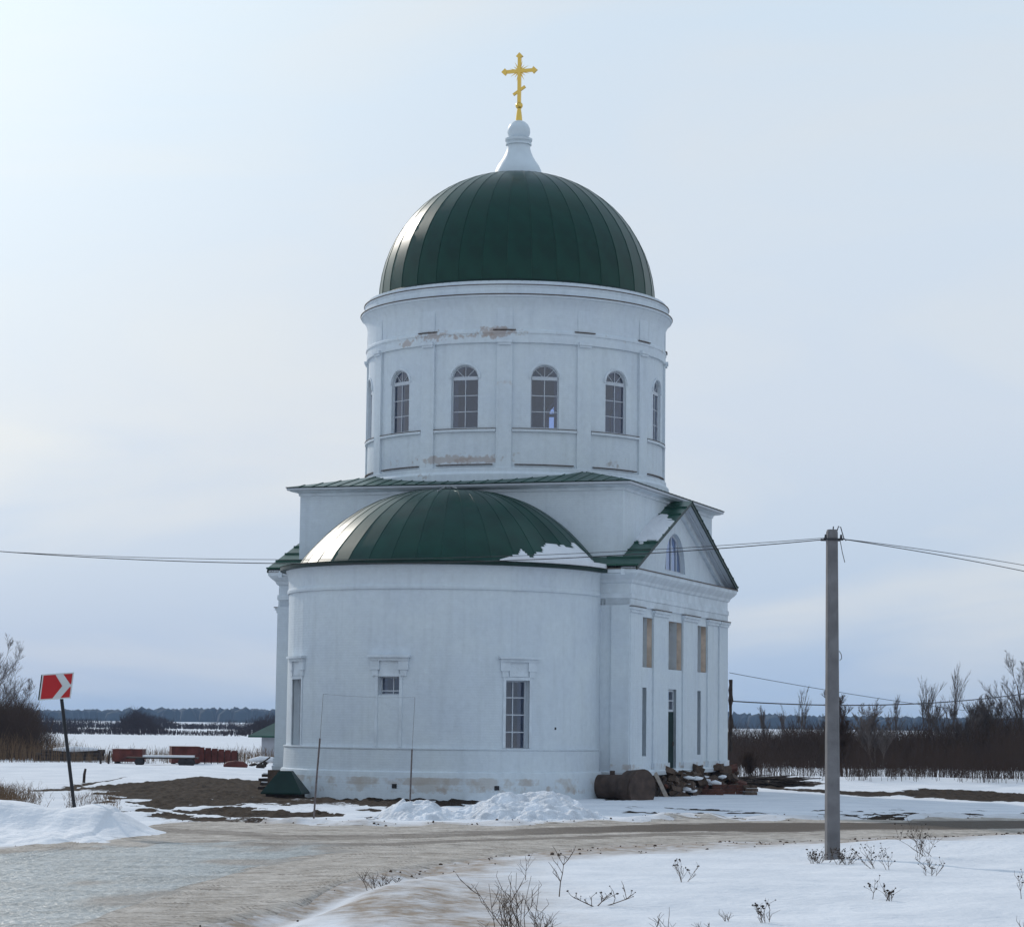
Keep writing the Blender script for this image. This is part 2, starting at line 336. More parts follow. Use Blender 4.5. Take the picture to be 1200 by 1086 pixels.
def masks(x, y):
    mud = ss(-.3,1.2, mudl_far(x)-y)*ss(-.3,1.0, y-mudl_near(x))*ss(-16.8,-15.6,x)*ss(5.0,2.0,x)
    edge = fbm(x/1.1, y/2.0, 11, 4)
    lo = ss(.55,.0,(y-mudl_near(x))/np.maximum(mudl_far(x)-mudl_near(x),1))
    isl = fbm(x/1.3, y/3.2, 12, 4)
    mud = np.clip(mud*1.25 - .20*ss(-.05,.5,edge) - 1.15*ss(-.04,.16,isl)*(.10+.90*lo) - .0*x, 0, 1)
    n2 = fbm(x/.7, y/2.0, 13, 4)
    frag = ss(0,1,mudl_near(x)-y)*ss(7,0,mudl_near(x)-y)*ss(-14,-11,x)*ss(.5,-2.5,x)*ss(-.02,.14,n2)*.9
    mr = ss(-1,2.5, mudr_far(x)-y)*ss(-1,2.5, y-mudr_near(x))*ss(7.5,9.5,x)*ss(.0,.25, .22+fbm(x/2.5,y/6,15,3))
    tr = ss(.16,.28, fbm(x/2.0+4, y/.8, 19, 3))*ss(65,68,y)*ss(80,74,y)*ss(2.5,4,x)*.8
    mud = np.maximum.reduce([mud, frag, mr*.95, tr])
    d = road_near(x)-y
    rutc = -3.0+(y-31)*.155
    dirt = ss(5.5, 0, d)*ss(-2,0,d)*.95 + .80*ss(2.0,-1.2,x+.06*(y-31))*ss(-3,0,d)*(1-np.exp(-((x-rutc)/.50)**2)*ss(.2,1.2,d))
    e = y-road_far(x)
    dirt = np.maximum(dirt, ss(2.2,0,e)*ss(-2,0,e)*(.25+.5*ss(4,-6,x)))
    dirt = np.clip(dirt*(1.05+1.3*fbm(x/1.5,y/2.5,23,4)+.7*fbm(x/.35,y/.6,24,3)), 0, 1)
    return mud, dirt

def ground_mat():
    m = bpy.data.materials.new('snow_and_mud'); m.use_nodes = True; t = m.node_tree; b = t.nodes['Principled BSDF']; L = t.links
    co = nd(t, 'ShaderNodeTexCoord'); at_ = nd(t, 'ShaderNodeAttribute', attribute_name='zone'); sp = nd(t, 'ShaderNodeSeparateColor'); L.new(at_.outputs['Color'], sp.inputs[0])
    n1 = nd(t, 'ShaderNodeTexNoise'); n1.inputs['Scale'].default_value = .6; n1.inputs['Detail'].default_value = 6; L.new(co.outputs['Object'], n1.inputs['Vector'])
    r = nd(t, 'ShaderNodeValToRGB'); r.color_ramp.elements[0].color = (.62,.64,.68,1); r.color_ramp.elements[1].color = (.72,.73,.76,1); r.color_ramp.elements[0].position=.35; r.color_ramp.elements[1].position=.65; L.new(n1.outputs['Fac'], r.inputs[0])
    n2 = nd(t, 'ShaderNodeTexNoise'); n2.inputs['Scale'].default_value = 3.2; n2.inputs['Detail'].default_value = 8; n2.inputs['Roughness'].default_value=.7; L.new(co.outputs['Object'], n2.inputs['Vector'])
    # dirt: grit in the snow
    dm = nd(t, 'ShaderNodeMath', operation='MULTIPLY_ADD'); L.new(n2.outputs['Fac'], dm.inputs[0]); dm.inputs[1].default_value = 2.6; dm.inputs[2].default_value = -.5
    dd = nd(t, 'ShaderNodeMath', operation='MULTIPLY', use_clamp=True); L.new(sp.outputs[1], dd.inputs[0]); L.new(dm.outputs[0], dd.inputs[1])
    x1 = nd(t, 'ShaderNodeMixRGB'); x1.inputs[2].default_value = (.30,.24,.19,1); L.new(dd.outputs[0], x1.inputs[0]); L.new(r.outputs[0], x1.inputs[1])
    mc = nd(t, 'ShaderNodeValToRGB'); mc.color_ramp.elements[0].color=(.016,.011,.008,1); mc.color_ramp.elements[1].color=(.058,.040,.028,1); mc.color_ramp.elements[0].position=.35; mc.color_ramp.elements[1].position=.7; L.new(n2.outputs['Fac'], mc.inputs[0])
    am = nd(t, 'ShaderNodeMath', operation='MULTIPLY_ADD'); L.new(n2.outputs['Fac'], am.inputs[0]); am.inputs[1].default_value=1.0; L.new(sp.outputs[0], am.inputs[2])
    mm = nd(t, 'ShaderNodeMapRange'); mm.inputs[1].default_value = .82; mm.inputs[2].default_value = .92; L.new(am.outputs[0], mm.inputs[0])
    x2 = nd(t, 'ShaderNodeMixRGB'); L.new(mm.outputs[0], x2.inputs[0]); L.new(x1.outputs[0], x2.inputs[1]); L.new(mc.outputs[0], x2.inputs[2]); L.new(x2.outputs[0], b.inputs['Base Color'])
    b.inputs['Roughness'].default_value = .9; b.inputs['Specular IOR Level'].default_value = .04
    n3 = nd(t, 'ShaderNodeTexNoise'); n3.inputs['Scale'].default_value = 6; n3.inputs['Detail'].default_value = 7; L.new(co.outputs['Object'], n3.inputs['Vector'])
    bp = nd(t, 'ShaderNodeBump'); bp.inputs['Strength'].default_value = .6; bp.inputs['Distance'].default_value = .07; L.new(n3.outputs['Fac'], bp.inputs['Height']); L.new(bp.outputs[0], b.inputs['Normal'])
    return m
def road_mat():
    m = bpy.data.materials.new('road_packed_snow'); m.use_nodes = True; t = m.node_tree; b = t.nodes['Principled BSDF']; L = t.links
    co = nd(t, 'ShaderNodeTexCoord'); at_ = nd(t, 'ShaderNodeAttribute', attribute_name='zone'); sp = nd(t, 'ShaderNodeSeparateColor'); L.new(at_.outputs['Color'], sp.inputs[0])
    mp = nd(t, 'ShaderNodeMapping'); mp.inputs['Scale'].default_value = (.45, 1.0, 1); mp.inputs['Rotation'].default_value = (0,0,-.10); L.new(co.outputs['Object'], mp.inputs[0])
    n1 = nd(t, 'ShaderNodeTexNoise'); n1.inputs['Scale'].default_value = 1.1; n1.inputs['Detail'].default_value = 7; n1.inputs['Roughness'].default_value=.65; L.new(mp.outputs[0], n1.inputs['Vector'])
    r = nd(t, 'ShaderNodeValToRGB'); r.color_ramp.elements[0].position=.3; r.color_ramp.elements[1].position=.72
    r.color_ramp.elements[0].color=(.25,.215,.18,1); r.color_ramp.elements[1].color=(.60,.55,.50,1)
    nf = nd(t, 'ShaderNodeTexNoise'); nf.inputs['Scale'].default_value = 4.5; nf.inputs['Detail'].default_value = 9; nf.inputs['Roughness'].default_value=.75
    mpf = nd(t, 'ShaderNodeMapping'); mpf.inputs['Scale'].default_value = (.7,.45,1); L.new(co.outputs['Object'], mpf.inputs[0]); L.new(mpf.outputs[0], nf.inputs['Vector'])
    mxf = nd(t, 'ShaderNodeMath', operation='MULTIPLY_ADD'); L.new(nf.outputs['Fac'], mxf.inputs[0]); mxf.inputs[1].default_value = .75; mh = nd(t, 'ShaderNodeMath', operation='MULTIPLY_ADD'); L.new(n1.outputs['Fac'], mh.inputs[0]); mh.inputs[1].default_value=.6; mh.inputs[2].default_value=-.17; L.new(mh.outputs[0], mxf.inputs[2])
    L.new(mxf.outputs[0], r.inputs[0])
    n2 = nd(t, 'ShaderNodeTexNoise'); n2.inputs['Scale'].default_value = 9; n2.inputs['Detail'].default_value = 6; L.new(co.outputs['Object'], n2.inputs['Vector'])
    w = nd(t, 'ShaderNodeMath', operation='MULTIPLY_ADD'); L.new(n1.outputs['Fac'], w.inputs[0]); w.inputs[1].default_value=-.55; L.new(sp.outputs[0], w.inputs[2])
    wm = nd(t, 'ShaderNodeMapRange'); wm.inputs[1].default_value=-.10; wm.inputs[2].default_value=.30; L.new(w.outputs[0], wm.inputs[0])
    sn_ = nd(t, 'ShaderNodeMath', operation='SUBTRACT'); sn_.inputs[0].default_value=1.35; L.new(nf.outputs['Fac'], sn_.inputs[1])
    wm2 = nd(t, 'ShaderNodeMath', operation='MULTIPLY'); L.new(wm.outputs[0], wm2.inputs[0]); L.new(sp.outputs[0], wm2.inputs[1])
    x1 = nd(t, 'ShaderNodeMixRGB'); x1.inputs[2].default_value=(.115,.095,.08,1); L.new(wm2.outputs[0], x1.inputs[0]); L.new(r.outputs[0], x1.inputs[1])
    ic = nd(t, 'ShaderNodeValToRGB'); ic.color_ramp.elements[0].position=.38; ic.color_ramp.elements[1].position=.62
    ic.color_ramp.elements[0].color=(.15,.165,.165,1); ic.color_ramp.elements[1].color=(.34,.365,.37,1); L.new(mxf.outputs[0], ic.inputs[0])
    # dark grit streaks dragged along the track
    mg = nd(t, 'ShaderNodeMapping'); mg.inputs['Scale'].default_value = (.55,2.4,1); mg.inputs['Rotation'].default_value=(0,0,-.12); L.new(co.outputs['Object'], mg.inputs[0])
    ng_ = nd(t, 'ShaderNodeTexNoise'); ng_.inputs['Scale'].default_value=2.4; ng_.inputs['Detail'].default_value=8; ng_.inputs['Roughness'].default_value=.7; L.new(mg.outputs[0], ng_.inputs['Vector'])
    gm = nd(t, 'ShaderNodeMapRange'); gm.inputs[1].default_value=.51; gm.inputs[2].default_value=.62; gm.inputs[3].default_value=0; gm.inputs[4].default_value=.72; L.new(ng_.outputs['Fac'], gm.inputs[0])
    xg = nd(t, 'ShaderNodeMixRGB'); xg.inputs[2].default_value=(.12,.10,.085,1); L.new(gm.outputs[0], xg.inputs[0]); L.new(x1.outputs[0], xg.inputs[1])
    x2 = nd(t, 'ShaderNodeMixRGB'); L.new(sp.outputs[1], x2.inputs[0]); L.new(xg.outputs[0], x2.inputs[1]); icg = nd(t, 'ShaderNodeMixRGB'); icg.inputs[2].default_value=(.09,.10,.10,1); gm2 = nd(t, 'ShaderNodeMath', operation='MULTIPLY'); gm2.inputs[1].default_value=.75; L.new(gm.outputs[0], gm2.inputs[0]); L.new(gm2.outputs[0], icg.inputs[0]); L.new(ic.outputs[0], icg.inputs[1])
    L.new(icg.outputs[0], x2.inputs[2])
    # muddy rim where ice and packed snow meet
    rim = nd(t, 'ShaderNodeMapRange'); rim.inputs[1].default_value=.0; rim.inputs[2].default_value=.5; rim.interpolation_type='LINEAR'; 
    pp = nd(t, 'ShaderNodeMath', operation='PINGPONG'); pp.inputs[1].default_value=.5; L.new(sp.outputs[1], pp.inputs[0]); L.new(pp.outputs[0], rim.inputs[0])
    rmx = nd(t, 'ShaderNodeMath', operation='MULTIPLY'); L.new(rim.outputs[0], rmx.inputs[0]); L.new(nf.outputs['Fac'], rmx.inputs[1])
    x3 = nd(t, 'ShaderNodeMixRGB'); x3.inputs[2].default_value=(.15,.12,.10,1); L.new(rmx.outputs[0], x3.inputs[0]); L.new(x2.outputs[0], x3.inputs[1]); L.new(x3.outputs[0], b.inputs['Base Color'])
    rr = nd(t, 'ShaderNodeMapRange'); rr.inputs[3].default_value=.85; rr.inputs[4].default_value=.45; L.new(sp.outputs[1], rr.inputs[0]); L.new(rr.outputs[0], b.inputs['Roughness'])
    spx = nd(t, 'ShaderNodeMapRange'); spx.inputs[3].default_value=.05; spx.inputs[4].default_value=.35; L.new(sp.outputs[1], spx.inputs[0]); L.new(spx.outputs[0], b.inputs['Specular IOR Level'])
    bp = nd(t, 'ShaderNodeBump'); bp.inputs['Strength'].default_value=.8; bp.inputs['Distance'].default_value=.06
    a = nd(t, 'ShaderNodeMath', operation='ADD'); L.new(n1.outputs['Fac'], a.inputs[0]); L.new(n2.outputs['Fac'], a.inputs[1]); L.new(a.outputs[0], bp.inputs['Height']); L.new(bp.outputs[0], b.inputs['Normal'])
    return m
def set_zone(o, r, g, b=None):
    me = o.data; a = me.color_attributes.new('zone', 'FLOAT_COLOR', 'POINT')
    c = np.zeros((len(r),4), np.float32); c[:,0]=r; c[:,1]=g; c[:,3]=1
    a.data.foreach_set('color', c.ravel())
def grid_faces(nr, nc):
    i = np.arange(nr-1)[:,None]*nc + np.arange(nc-1)[None,:]
    return np.stack([i, i+1, i+nc+1, i+nc], -1).reshape(-1,4)

def build_ground():
    fine = np.tan(np.linspace(math.atan(-.26), math.atan(.26), 620)); ang = np.arctan(fine)
    ang = np.concatenate([np.linspace(-PI, ang[0], 60, endpoint=False), ang, np.linspace(ang[-1], PI, 60)[1:]])
    inv = np.linspace(1/29.0, 1/170.0, 400)
    rad = np.concatenate([[.01,2,5,9,14,19,24], 1/inv, np.geomspace(180, 9000, 70)])
    A, R = np.meshgrid(ang, rad); x = (R*np.sin(A)).ravel(); y = (R*np.cos(A)).ravel()
    z = H(x, y); mud, dirt = masks(x, y)
    far = ss(150,400,np.hypot(x,y)); z = z*(1-far)
    lump = fbm(x/.35, y/.5, 41, 3); z = z + mud*(.16*lump - .03)
    V = np.stack([x,y,z],-1)
    o = np_mesh('snow_ground', V, grid_faces(len(rad), len(ang)), ground_mat(), smooth=True)
    # keep normals up
    set_zone(o, mud, dirt); tag(o, kind='structure')
    if o.data.polygons[5000].normal.z < 0: o.data.flip_normals()
    return o
ground = build_ground()

def build_road():
    xs = np.linspace(-22, 30, 620); ts = np.linspace(-.06, 1.06, 110)
    X, T = np.meshgrid(xs, ts); n = road_near(X); f = road_far(X)
    Y = n + (f-n)*T
    # extra width wobble
    x = X.ravel(); y = Y.ravel()
    m = np.minimum(y-road_near(x), road_far(x)-y)
    z = H(x,y) + .012 + np.clip(.05*(m-.25) , -.12, .04) + .045*fbm(x/1.3,y/1.0,61,4)*ss(1.6,.2,m)
    # tyre tracks
    c = wet_c(x)
    z = z + ss(.1,.8,m)*(.018*fbm(x/.9,(y-.10*x)/.33,66,4)+.014*fbm(x/.28,y/.22,67,3)+.022)
    hwid = 1.3+1.3*ss(-2,6,x); wet = ss(1.15,.75, np.abs(y-c)/hwid+.5*fbm(x/3,y/1.0,62,4))*(.55+.45*ss(-2,4,x))*ss(-11,-7,x)
    wet = np.maximum(wet, .6*ss(1,.5,np.abs(y-(c-3.6))/1.0+.6*fbm(x/2.5,y/.8,63,4))*ss(-8,-5,x)*ss(9,4,x))
    for off in (-1.4, .3):
        z = z - .012*np.exp(-((y-c-off)/.35)**2)*ss(-10,-3,x)
    jn = 1.5*fbm(x/1.6,y/2.0,77,5)
    ice = ss(.0,.8, ice_far(x)-y+2.4*jn+1.2*fbm(x/.4,y/.5,79,3))*ss(.0,.6, y-ice_near(x)+2.4*jn+1.0*fbm(x/.3,y/.5,78,3))*ss(-1.6,-4.8,x+3*jn)
    o = np_mesh('road', np.stack([x,y,z],-1), grid_faces(len(ts), len(xs)), road_mat(), smooth=True)
    set_zone(o, wet, ice); tag(o, kind='structure')
    if o.data.polygons[500].normal.z < 0: o.data.flip_normals()
build_road()

# ploughed snow heaps --------------------------------------------------------
def snow_pile(name, cx, cy, lx, ly, hfun, label, rot=0, m=M_snowp, n=(170,90), dirt=0):
    X, Y = np.meshgrid(np.linspace(-lx,lx,n[0]), np.linspace(-ly,ly,n[1])); x = X.ravel(); y = Y.ravel()
    ca, sa = math.cos(rot), math.sin(rot); wx = cx+x*ca-y*sa; wy = cy+x*sa+y*ca
    h = hfun(x/lx, y/ly, wx, wy)
    V = np.stack([wx-cx, wy-cy, H(wx,wy)+h-.10], -1)
    o = np_mesh(name, V, grid_faces(n[1], n[0]), m, smooth=True); o.location = (cx, cy, 0)
    if o.data.polygons[10].normal.z < 0: o.data.flip_normals()
    tag(o, label, 'snow heap'); return o
def pile_l(a, b, x, y):
    cr = np.interp(x, [-20,-14,-11.07,-10.5,-9.96,-9.5,-9.1,-8.75,-8.4,-8.1,-7.8,-7.4,-7.0], [.60,.72,.70,.66,.58,.58,.61,.60,.50,.35,.18,.05,0])
    # steep lip towards the road, low rough apron in front
    lip = .28*ss(-.95,-.35,b)+.72*ss(-.10,.28,b+.05*fbm(x/.9,x*0,6,3)); back = ss(1.0,.45,b)
    return cr*lip*back*(1+.10*fbm(x/1.4,y/1.4,5,3)) + (.035+.05*(b<-.1))*fbm(x/.40,y/.5,8,4)*ss(.0,.2,lip*back)+.09*ss(0,.1,lip*back)
snow_pile('snow_pile', -12.2, 52.6, 5.2, 4.2, pile_l, 'long smooth snow bank below the leaning chevron sign at the left', m=M_snow, n=(240,160))
def pile_c(a, b, x, y):
    r = ss(1,.15,np.sqrt(a*a+b*b*1.0))
    return (r*.56 + .08)*ss(1,.8,np.maximum(abs(a),abs(b)))*(1+.35*fbm(x/.7,y/.9,15,3)) + (.20*fbm(x/.55,y/.6,18,2)+.10*fbm(x/.17,y/.2,19,3))*ss(0,.25,r)
gx, gy = gp(612, 962); snow_pile('snow_pile', gx+.15, gy+2.0, 2.6, 2.7, pile_c, 'largest lumpy ploughed snow heap in front of the apse, right of the thin poles', n=(180,120))
gx, gy = gp(482, 962); 
def pile_s(a, b, x, y):
    r = ss(1,.1,np.sqrt(a*a+b*b))
    return (r*.42+.08)*ss(1,.8,np.maximum(abs(a),abs(b)))*(1+.5*fbm(x/.6,y/.7,25,3)) + (.20*fbm(x/.5,y/.55,28,2)+.10*fbm(x/.16,y/.19,29,3))*ss(0,.25,r)
snow_pile('snow_pile', gx+.1, gy+1.9, 1.45, 2.0, pile_s, 'smaller lumpy snow heap just left of the largest heap, near the thin pole', n=(100,90))

# ================================================================== CHURCH
church = empty('church', (0.10946, 93.45668, 0), -0.33581)
tag(church, 'white domed church with green metal roofs and gold cross', 'church')
flat_a = lambda sgn, a: (lambda s, z, d: (sgn*(a-d), s, z))          # wall facing +-a ; s=b ; d inward
flat_b = lambda sgn, b: (lambda s, z, d: (s, sgn*(b-d), z))
cyl = lambda R, cb=0.0: (lambda s, z, d: ((R-d)*math.sin(s), cb-(R-d)*math.cos(s), z))

def holed_wall(mb, pt, s0, s1, z0, z1, thick, holes=(), step=None, inner=True):
    """holes: (sa, sb, zbot, ztop(s))"""
    S_ = {s0, s1}
    n = max(1, int(math.ceil((s1-s0)/step))) if step else 1
    for i in range(n+1): S_.add(s0+(s1-s0)*i/n)
    for sa, sb, zb, zt in holes:
        k = 12 if callable(zt) else 1
        S_ = {s for s in S_ if not (sa-1e-6 < s < sb+1e-6)}
        for i in range(k+1): S_.add(sa+(sb-sa)*i/k)
        S_.add(sa); S_.add(sb)
    S_ = sorted(S_); T = lambda zt, s: zt(s) if callable(zt) else zt
    def quad(a, b, c, d): mb.add([a,b,c,d], [(0,1,2,3)])
    for p, q in zip(S_[:-1], S_[1:]):
        if q-p < 1e-7: continue
        mid = (p+q)/2; hs = sorted([h for h in holes if h[0] < mid < h[1]], key=lambda h: h[2])
        lo = [z0, z0]
        segs = []
        for h in hs:
            segs.append((lo[0], lo[1], h[2], h[2])); lo = [T(h[3], p), T(h[3], q)]
            quad(pt(p,h[2],0), pt(q,h[2],0), pt(q,h[2],thick), pt(p,h[2],thick))
            quad(pt(p,lo[0],thick), pt(q,lo[1],thick), pt(q,lo[1],0), pt(p,lo[0],0))
        segs.append((lo[0], lo[1], z1, z1))
        for a, b, c, d in segs:
            quad(pt(p,a,0), pt(q,b,0), pt(q,d,0), pt(p,c,0))
            if inner: quad(pt(q,b,thick), pt(p,a,thick), pt(p,c,thick), pt(q,d,thick))
        quad(pt(p,z1,0), pt(q,z1,0), pt(q,z1,thick), pt(p,z1,thick))
    for sa, sb, zb, zt in holes:
        quad(pt(sa,zb,thick), pt(sa,zb,0), pt(sa,T(zt,sa),0), pt(sa,T(zt,sa),thick))
        quad(pt(sb,zb,0), pt(sb,zb,thick), pt(sb,T(zt,sb),thick), pt(sb,T(zt,sb),0))
    quad(pt(s0,z0,0), pt(s0,z1,0), pt(s0,z1,thick), pt(s0,z0,thick)); quad(pt(s1,z0,thick), pt(s1,z1,thick), pt(s1,z1,0), pt(s1,z0,0))
    return mb

# ---- drum
RB, RP = 5.60, 5.69
ZS, ZSP = 12.98, 14.80            # window sill, spring
WH = math.radians(5.3)            # half angle of window
arch = lambda c: (lambda s: ZSP + .47*math.sqrt(max(0, 1-((s-c)/WH)**2)))
d30 = math.radians(30)
mb = MB()
for k in range(12):
    c = k*d30; b0, b1 = c-math.radians(12.2), c+math.radians(12.2)
    holed_wall(mb, cyl(RB), b0, b1, 11.0, 18.2, .60, [(c-WH, c+WH, ZS, arch(c))], step=math.radians(3))
    # pier between the bays
    holed_wall(mb, cyl(RP), b1, c+d30-math.radians(12.2), 11.0, 18.2, .70, step=math.radians(3))
dw = mb.build('drum_wall', M_drum, church); sharpen(dw, 20)
# upper band above bays & lower band below the panels (flush with piers), entablature, cornice
lathe('drum_base', [(5.3,10.9),(5.84,10.95),(5.84,11.32),(5.80,11.37),(5.74,11.42),(5.735,11.56),(5.60,11.60)], 120, M_drum, church)
lathe('drum_cornice', [(5.58,16.04),(5.69,16.07),(5.695,16.30),(5.69,16.33),(5.70,16.38),(5.725,16.41),(5.72,16.48),(5.66,16.56),(5.655,16.95),(5.67,17.2),(5.70,17.38),(5.76,17.52),(5.83,17.62),(5.87,17.68),(5.92,17.70),(5.93,17.76),(5.90,17.80),(5.78,17.84),(5.77,18.06),(5.80,18.08),(5.80,18.14),(5.72,18.17),(5.70,18.30),(5.15,18.42)], 144, M_drum, church)
lathe('cornice_edge', [(5.92,17.765),(5.955,17.77),(5.955,17.795),(5.92,17.81)], 144, M_iron, church)
lathe('cornice_edge', [(5.80,18.135),(5.825,18.14),(5.825,18.165),(5.78,18.17)], 144, M_iron, church)
# pilaster capitals and brick string above each window
proto_cap = MB().pbox(cyl(5.80), math.radians(12.4), math.radians(17.6), 16.06, 16.16, 0, .2).pbox(cyl(5.76), math.radians(12.7), math.radians(17.3), 15.98, 16.06, 0, .15).build('pilaster_capital', M_trim, church)
mb = MB()
for (s0, s1) in [(-12,-6),(-6,0),(0,6),(6,12)]:
    mb.pbox(cyl(5.70), math.radians(s0), math.radians(s1), 12.86, 12.95, 0, .12)
proto_sill = mb.build('sill_band', M_trim, church)
mb = MB()
for (s0, s1) in [(-12,-6),(-6,0),(0,6),(6,12)]:
    mb.pbox(cyl(5.712), math.radians(s0), math.radians(s1), 12.95, 12.975, 0, .10)
proto_flash = mb.build('sill_flashing', M_iron, church)
mb = MB()
for (s0, s1) in [(-11,-5.5),(-5.5,0),(0,5.5),(5.5,11)]:
    mb.pbox(cyl(5.69), math.radians(s0), math.radians(s1), 11.66, 11.69, 0, .10)
proto_low = mb.build('panel_ledge', M_iron, church)
mb = MB()
for (s0, s1) in [(10.8,15),(15,19)]:
    mb.pbox(cyl(5.765), math.radians(s0), math.radians(s1), 16.505, 16.535, 0, .10)
proto_lg = mb.build('frieze_iron', M_iron, church)
# arch surround of each window (thin raised moulding)
mb = MB()
def arc_pts(w, zs, rr, n=14): return [(-w*math.cos(PI*i/n), zs + rr*math.sin(PI*i/n)) for i in range(n+1)]
o1 = arc_pts(WH+math.radians(.9), ZSP, .57); i1 = arc_pts(WH+math.radians(.25), ZSP, .50)
for i in range(14):
    pc = cyl(5.635)
    a, b, c, d = o1[i], o1[i+1], i1[i+1], i1[i]
    V = [pc(*a,0), pc(*b,0), pc(*c,0), pc(*d,0), pc(*a,.06), pc(*b,.06), pc(*c,.06), pc(*d,.06)]
    mb.add(V, [(0,1,2,3),(0,4,5,1),(2,6,7,3)])
proto_arch = mb.build('arch_moulding', M_trim, church)
# window joinery
def arch_window():
    mb = MB(); pc = cyl(5.50); w = WH; fw = math.radians(.42)
    mb.pbox(pc, -w, -w+fw, ZS, ZSP, 0, .07); mb.pbox(pc, w-fw, w, ZS, ZSP, 0, .07)
    mb.pbox(pc, -w+fw, w-fw, ZS, ZS+.05, 0, .07)
    mb.pbox(pc, -w+fw, w-fw, ZSP-.06, ZSP+.07, -.02, .07)
    mb.pbox(pc, -fw*.32, fw*.32, ZS+.05, ZSP-.06, .005, .06)
    for z in (ZS+.62, ZS+1.20): mb.pbox(pc, -w+fw, w-fw, z-.014, z+.014, .01, .055)
    oo = arc_pts(w, ZSP, .47, 16); ii = arc_pts(w-fw, ZSP, .425, 16)
    for i in range(16):
        a, b, c, d = oo[i], oo[i+1], ii[i+1], ii[i]
        V = [pc(*a,0), pc(*b,0), pc(*c,0), pc(*d,0), pc(*a,.07), pc(*b,.07), pc(*c,.07), pc(*d,.07)]
        mb.add(V, [(0,1,2,3),(4,7,6,5),(2,6,7,3),(0,4,5,1)])
    for an in (45, 90, 135):
        t = math.radians(an); hw = .010
        dx, dz = math.cos(t), math.sin(t); L0 = .06
        def P(r, off): return (-(r*dx*w/.47) + off*dz*w/.47, ZSP + r*dz + off*dx)
        V = [pc(*P(L0,-hw),.01), pc(*P(L0,hw),.01), pc(*P(.44,hw),.01), pc(*P(.44,-hw),.01)]
        V += [pc(*P(L0,-hw),.05), pc(*P(L0,hw),.05), pc(*P(.44,hw),.05), pc(*P(.44,-hw),.05)]
        mb.add(V, [(0,1,2,3),(4,7,6,5),(0,4,5,1),(1,5,6,2),(2,6,7,3),(3,7,4,0)])
    win = mb.build('window', M_frame, church)
    zz = [ZS+.05, ZS+.62, ZS+1.20, ZSP-.06]; xx = [-w+fw, 0, w-fw]
    pg = cyl(5.47)
    for i in range(3):
        for j in range(2):
            MB().add([pg(xx[j],zz[i],0), pg(xx[j+1],zz[i],0), pg(xx[j+1],zz[i+1],0), pg(xx[j],zz[i+1],0)], [(0,1,2,3)]).build('pane', M_glass, win)
    for a0 in (0, 45, 90, 135):
        V = [pg(0, ZSP+.07, 0)]
        for q in range(5):
            t = math.radians(a0+45*q/4); V.append(pg(-math.cos(t)*(w-fw), max(ZSP+.07, ZSP+.425*math.sin(t)), 0))
        MB().add(V, [tuple(reversed(range(6)))]).build('pane', M_glass, win)
    return win
proto_win = arch_window()
for k in range(1, 12):
    for pr in (proto_cap, proto_sill, proto_flash, proto_low, proto_arch, proto_win):
        c = dup(pr, church); c.rotation_euler = (0,0,k*d30)
    if k in (1,2,3,11): 
        c = dup(proto_lg, church); c.rotation_euler = (0,0,k*d30)

# ---- dome with standing seam gores
RD, ZD, HD = 5.27, 18.36, 5.10
dome = lathe('dome', [(RD*.985*math.cos(t), ZD+HD*.985*math.sin(t)) for t in np.linspace(0, PI/2*.98, 14)], 72, M_gdark, church)
gor = math.radians(10)
mb = MB(); ts = np.linspace(0, math.radians(80.5), 15); rows = []
for t in ts:
    r = RD*math.cos(t)**.96; z = ZD+HD*math.sin(t); rows.append((r, z))
for i in range(14):
    (r0,z0),(r1,z1) = rows[i], rows[i+1]
    P = lambda r, z, s, o=0: ((r+o)*math.sin(s), -(r+o)*math.cos(s), z+o*.4)
    mb.add([P(r0,z0,-gor/2), P(r0,z0,gor/2), P(r1,z1,gor/2), P(r1,z1,-gor/2)], [(0,1,2,3)])
    e0 = .013/r0; e1 = .013/r1
    mb.add([P(r0,z0,gor/2-e0), P(r0,z0,gor/2-e0,.012), P(r0,z0,gor/2+e0,.012), P(r0,z0,gor/2+e0), P(r1,z1,gor/2-e1), P(r1,z1,gor/2-e1,.012), P(r1,z1,gor/2+e1,.012), P(r1,z1,gor/2+e1)],
           [(0,1,5,4),(1,2,6,5),(2,3,7,6)])
proto = mb.build('dome_panel', M_green, dome); sharpen(proto, 25)
for k in range(1, 36):
    c = dup(proto, dome); c.rotation_euler = (0, 0, k*gor)
lathe('dome_skirt', [(5.12,18.42),(5.30,18.40),(5.34,18.34),(5.5,18.30),(5.70,18.27),(5.70,18.30),(5.5,18.335),(5.36,18.38),(5.28,18.46)], 120, M_gdark, church)

# ---- finial and cross
lathe('finial', [(.93,23.15),(.95,23.32),(.93,23.44),(.88,23.60),(.80,23.78),(.66,23.98),(.56,24.15),(.49,24.32),(.455,24.45),(.44,24.58),(.50,24.60),(.50,24.66),(.46,24.68),(.52,24.76),(.53,24.84),(.44,24.87),
        (.36,24.90),(.41,24.98),(.445,25.10),(.43,25.25),(.36,25.40),(.25,25.50),(.13,25.56)], 32, M_final, church)
cross = MB()
lr = [(.13,25.55),(.115,25.75),(.075,26.02),(.07,26.06)]
def lat(mb, prof, n=14):
    k = len(mb.v)
    for r, z in prof:
        for j in range(n): mb.v.append((r*math.sin(2*PI*j/n), -r*math.cos(2*PI*j/n), z))
    for i in range(len(prof)-1):
        for j in range(n): mb.f.append((k+i*n+j, k+i*n+(j+1)%n, k+(i+1)*n+(j+1)%n, k+(i+1)*n+j))
lat(cross, lr); lat(cross, [(.01,26.0)]+[(.145*math.cos(t), 26.16+.145*math.sin(t)) for t in np.linspace(-1.3,1.3,8)]+[(.01,26.32)])
co = cross.build('cross', M_gold, church, True)
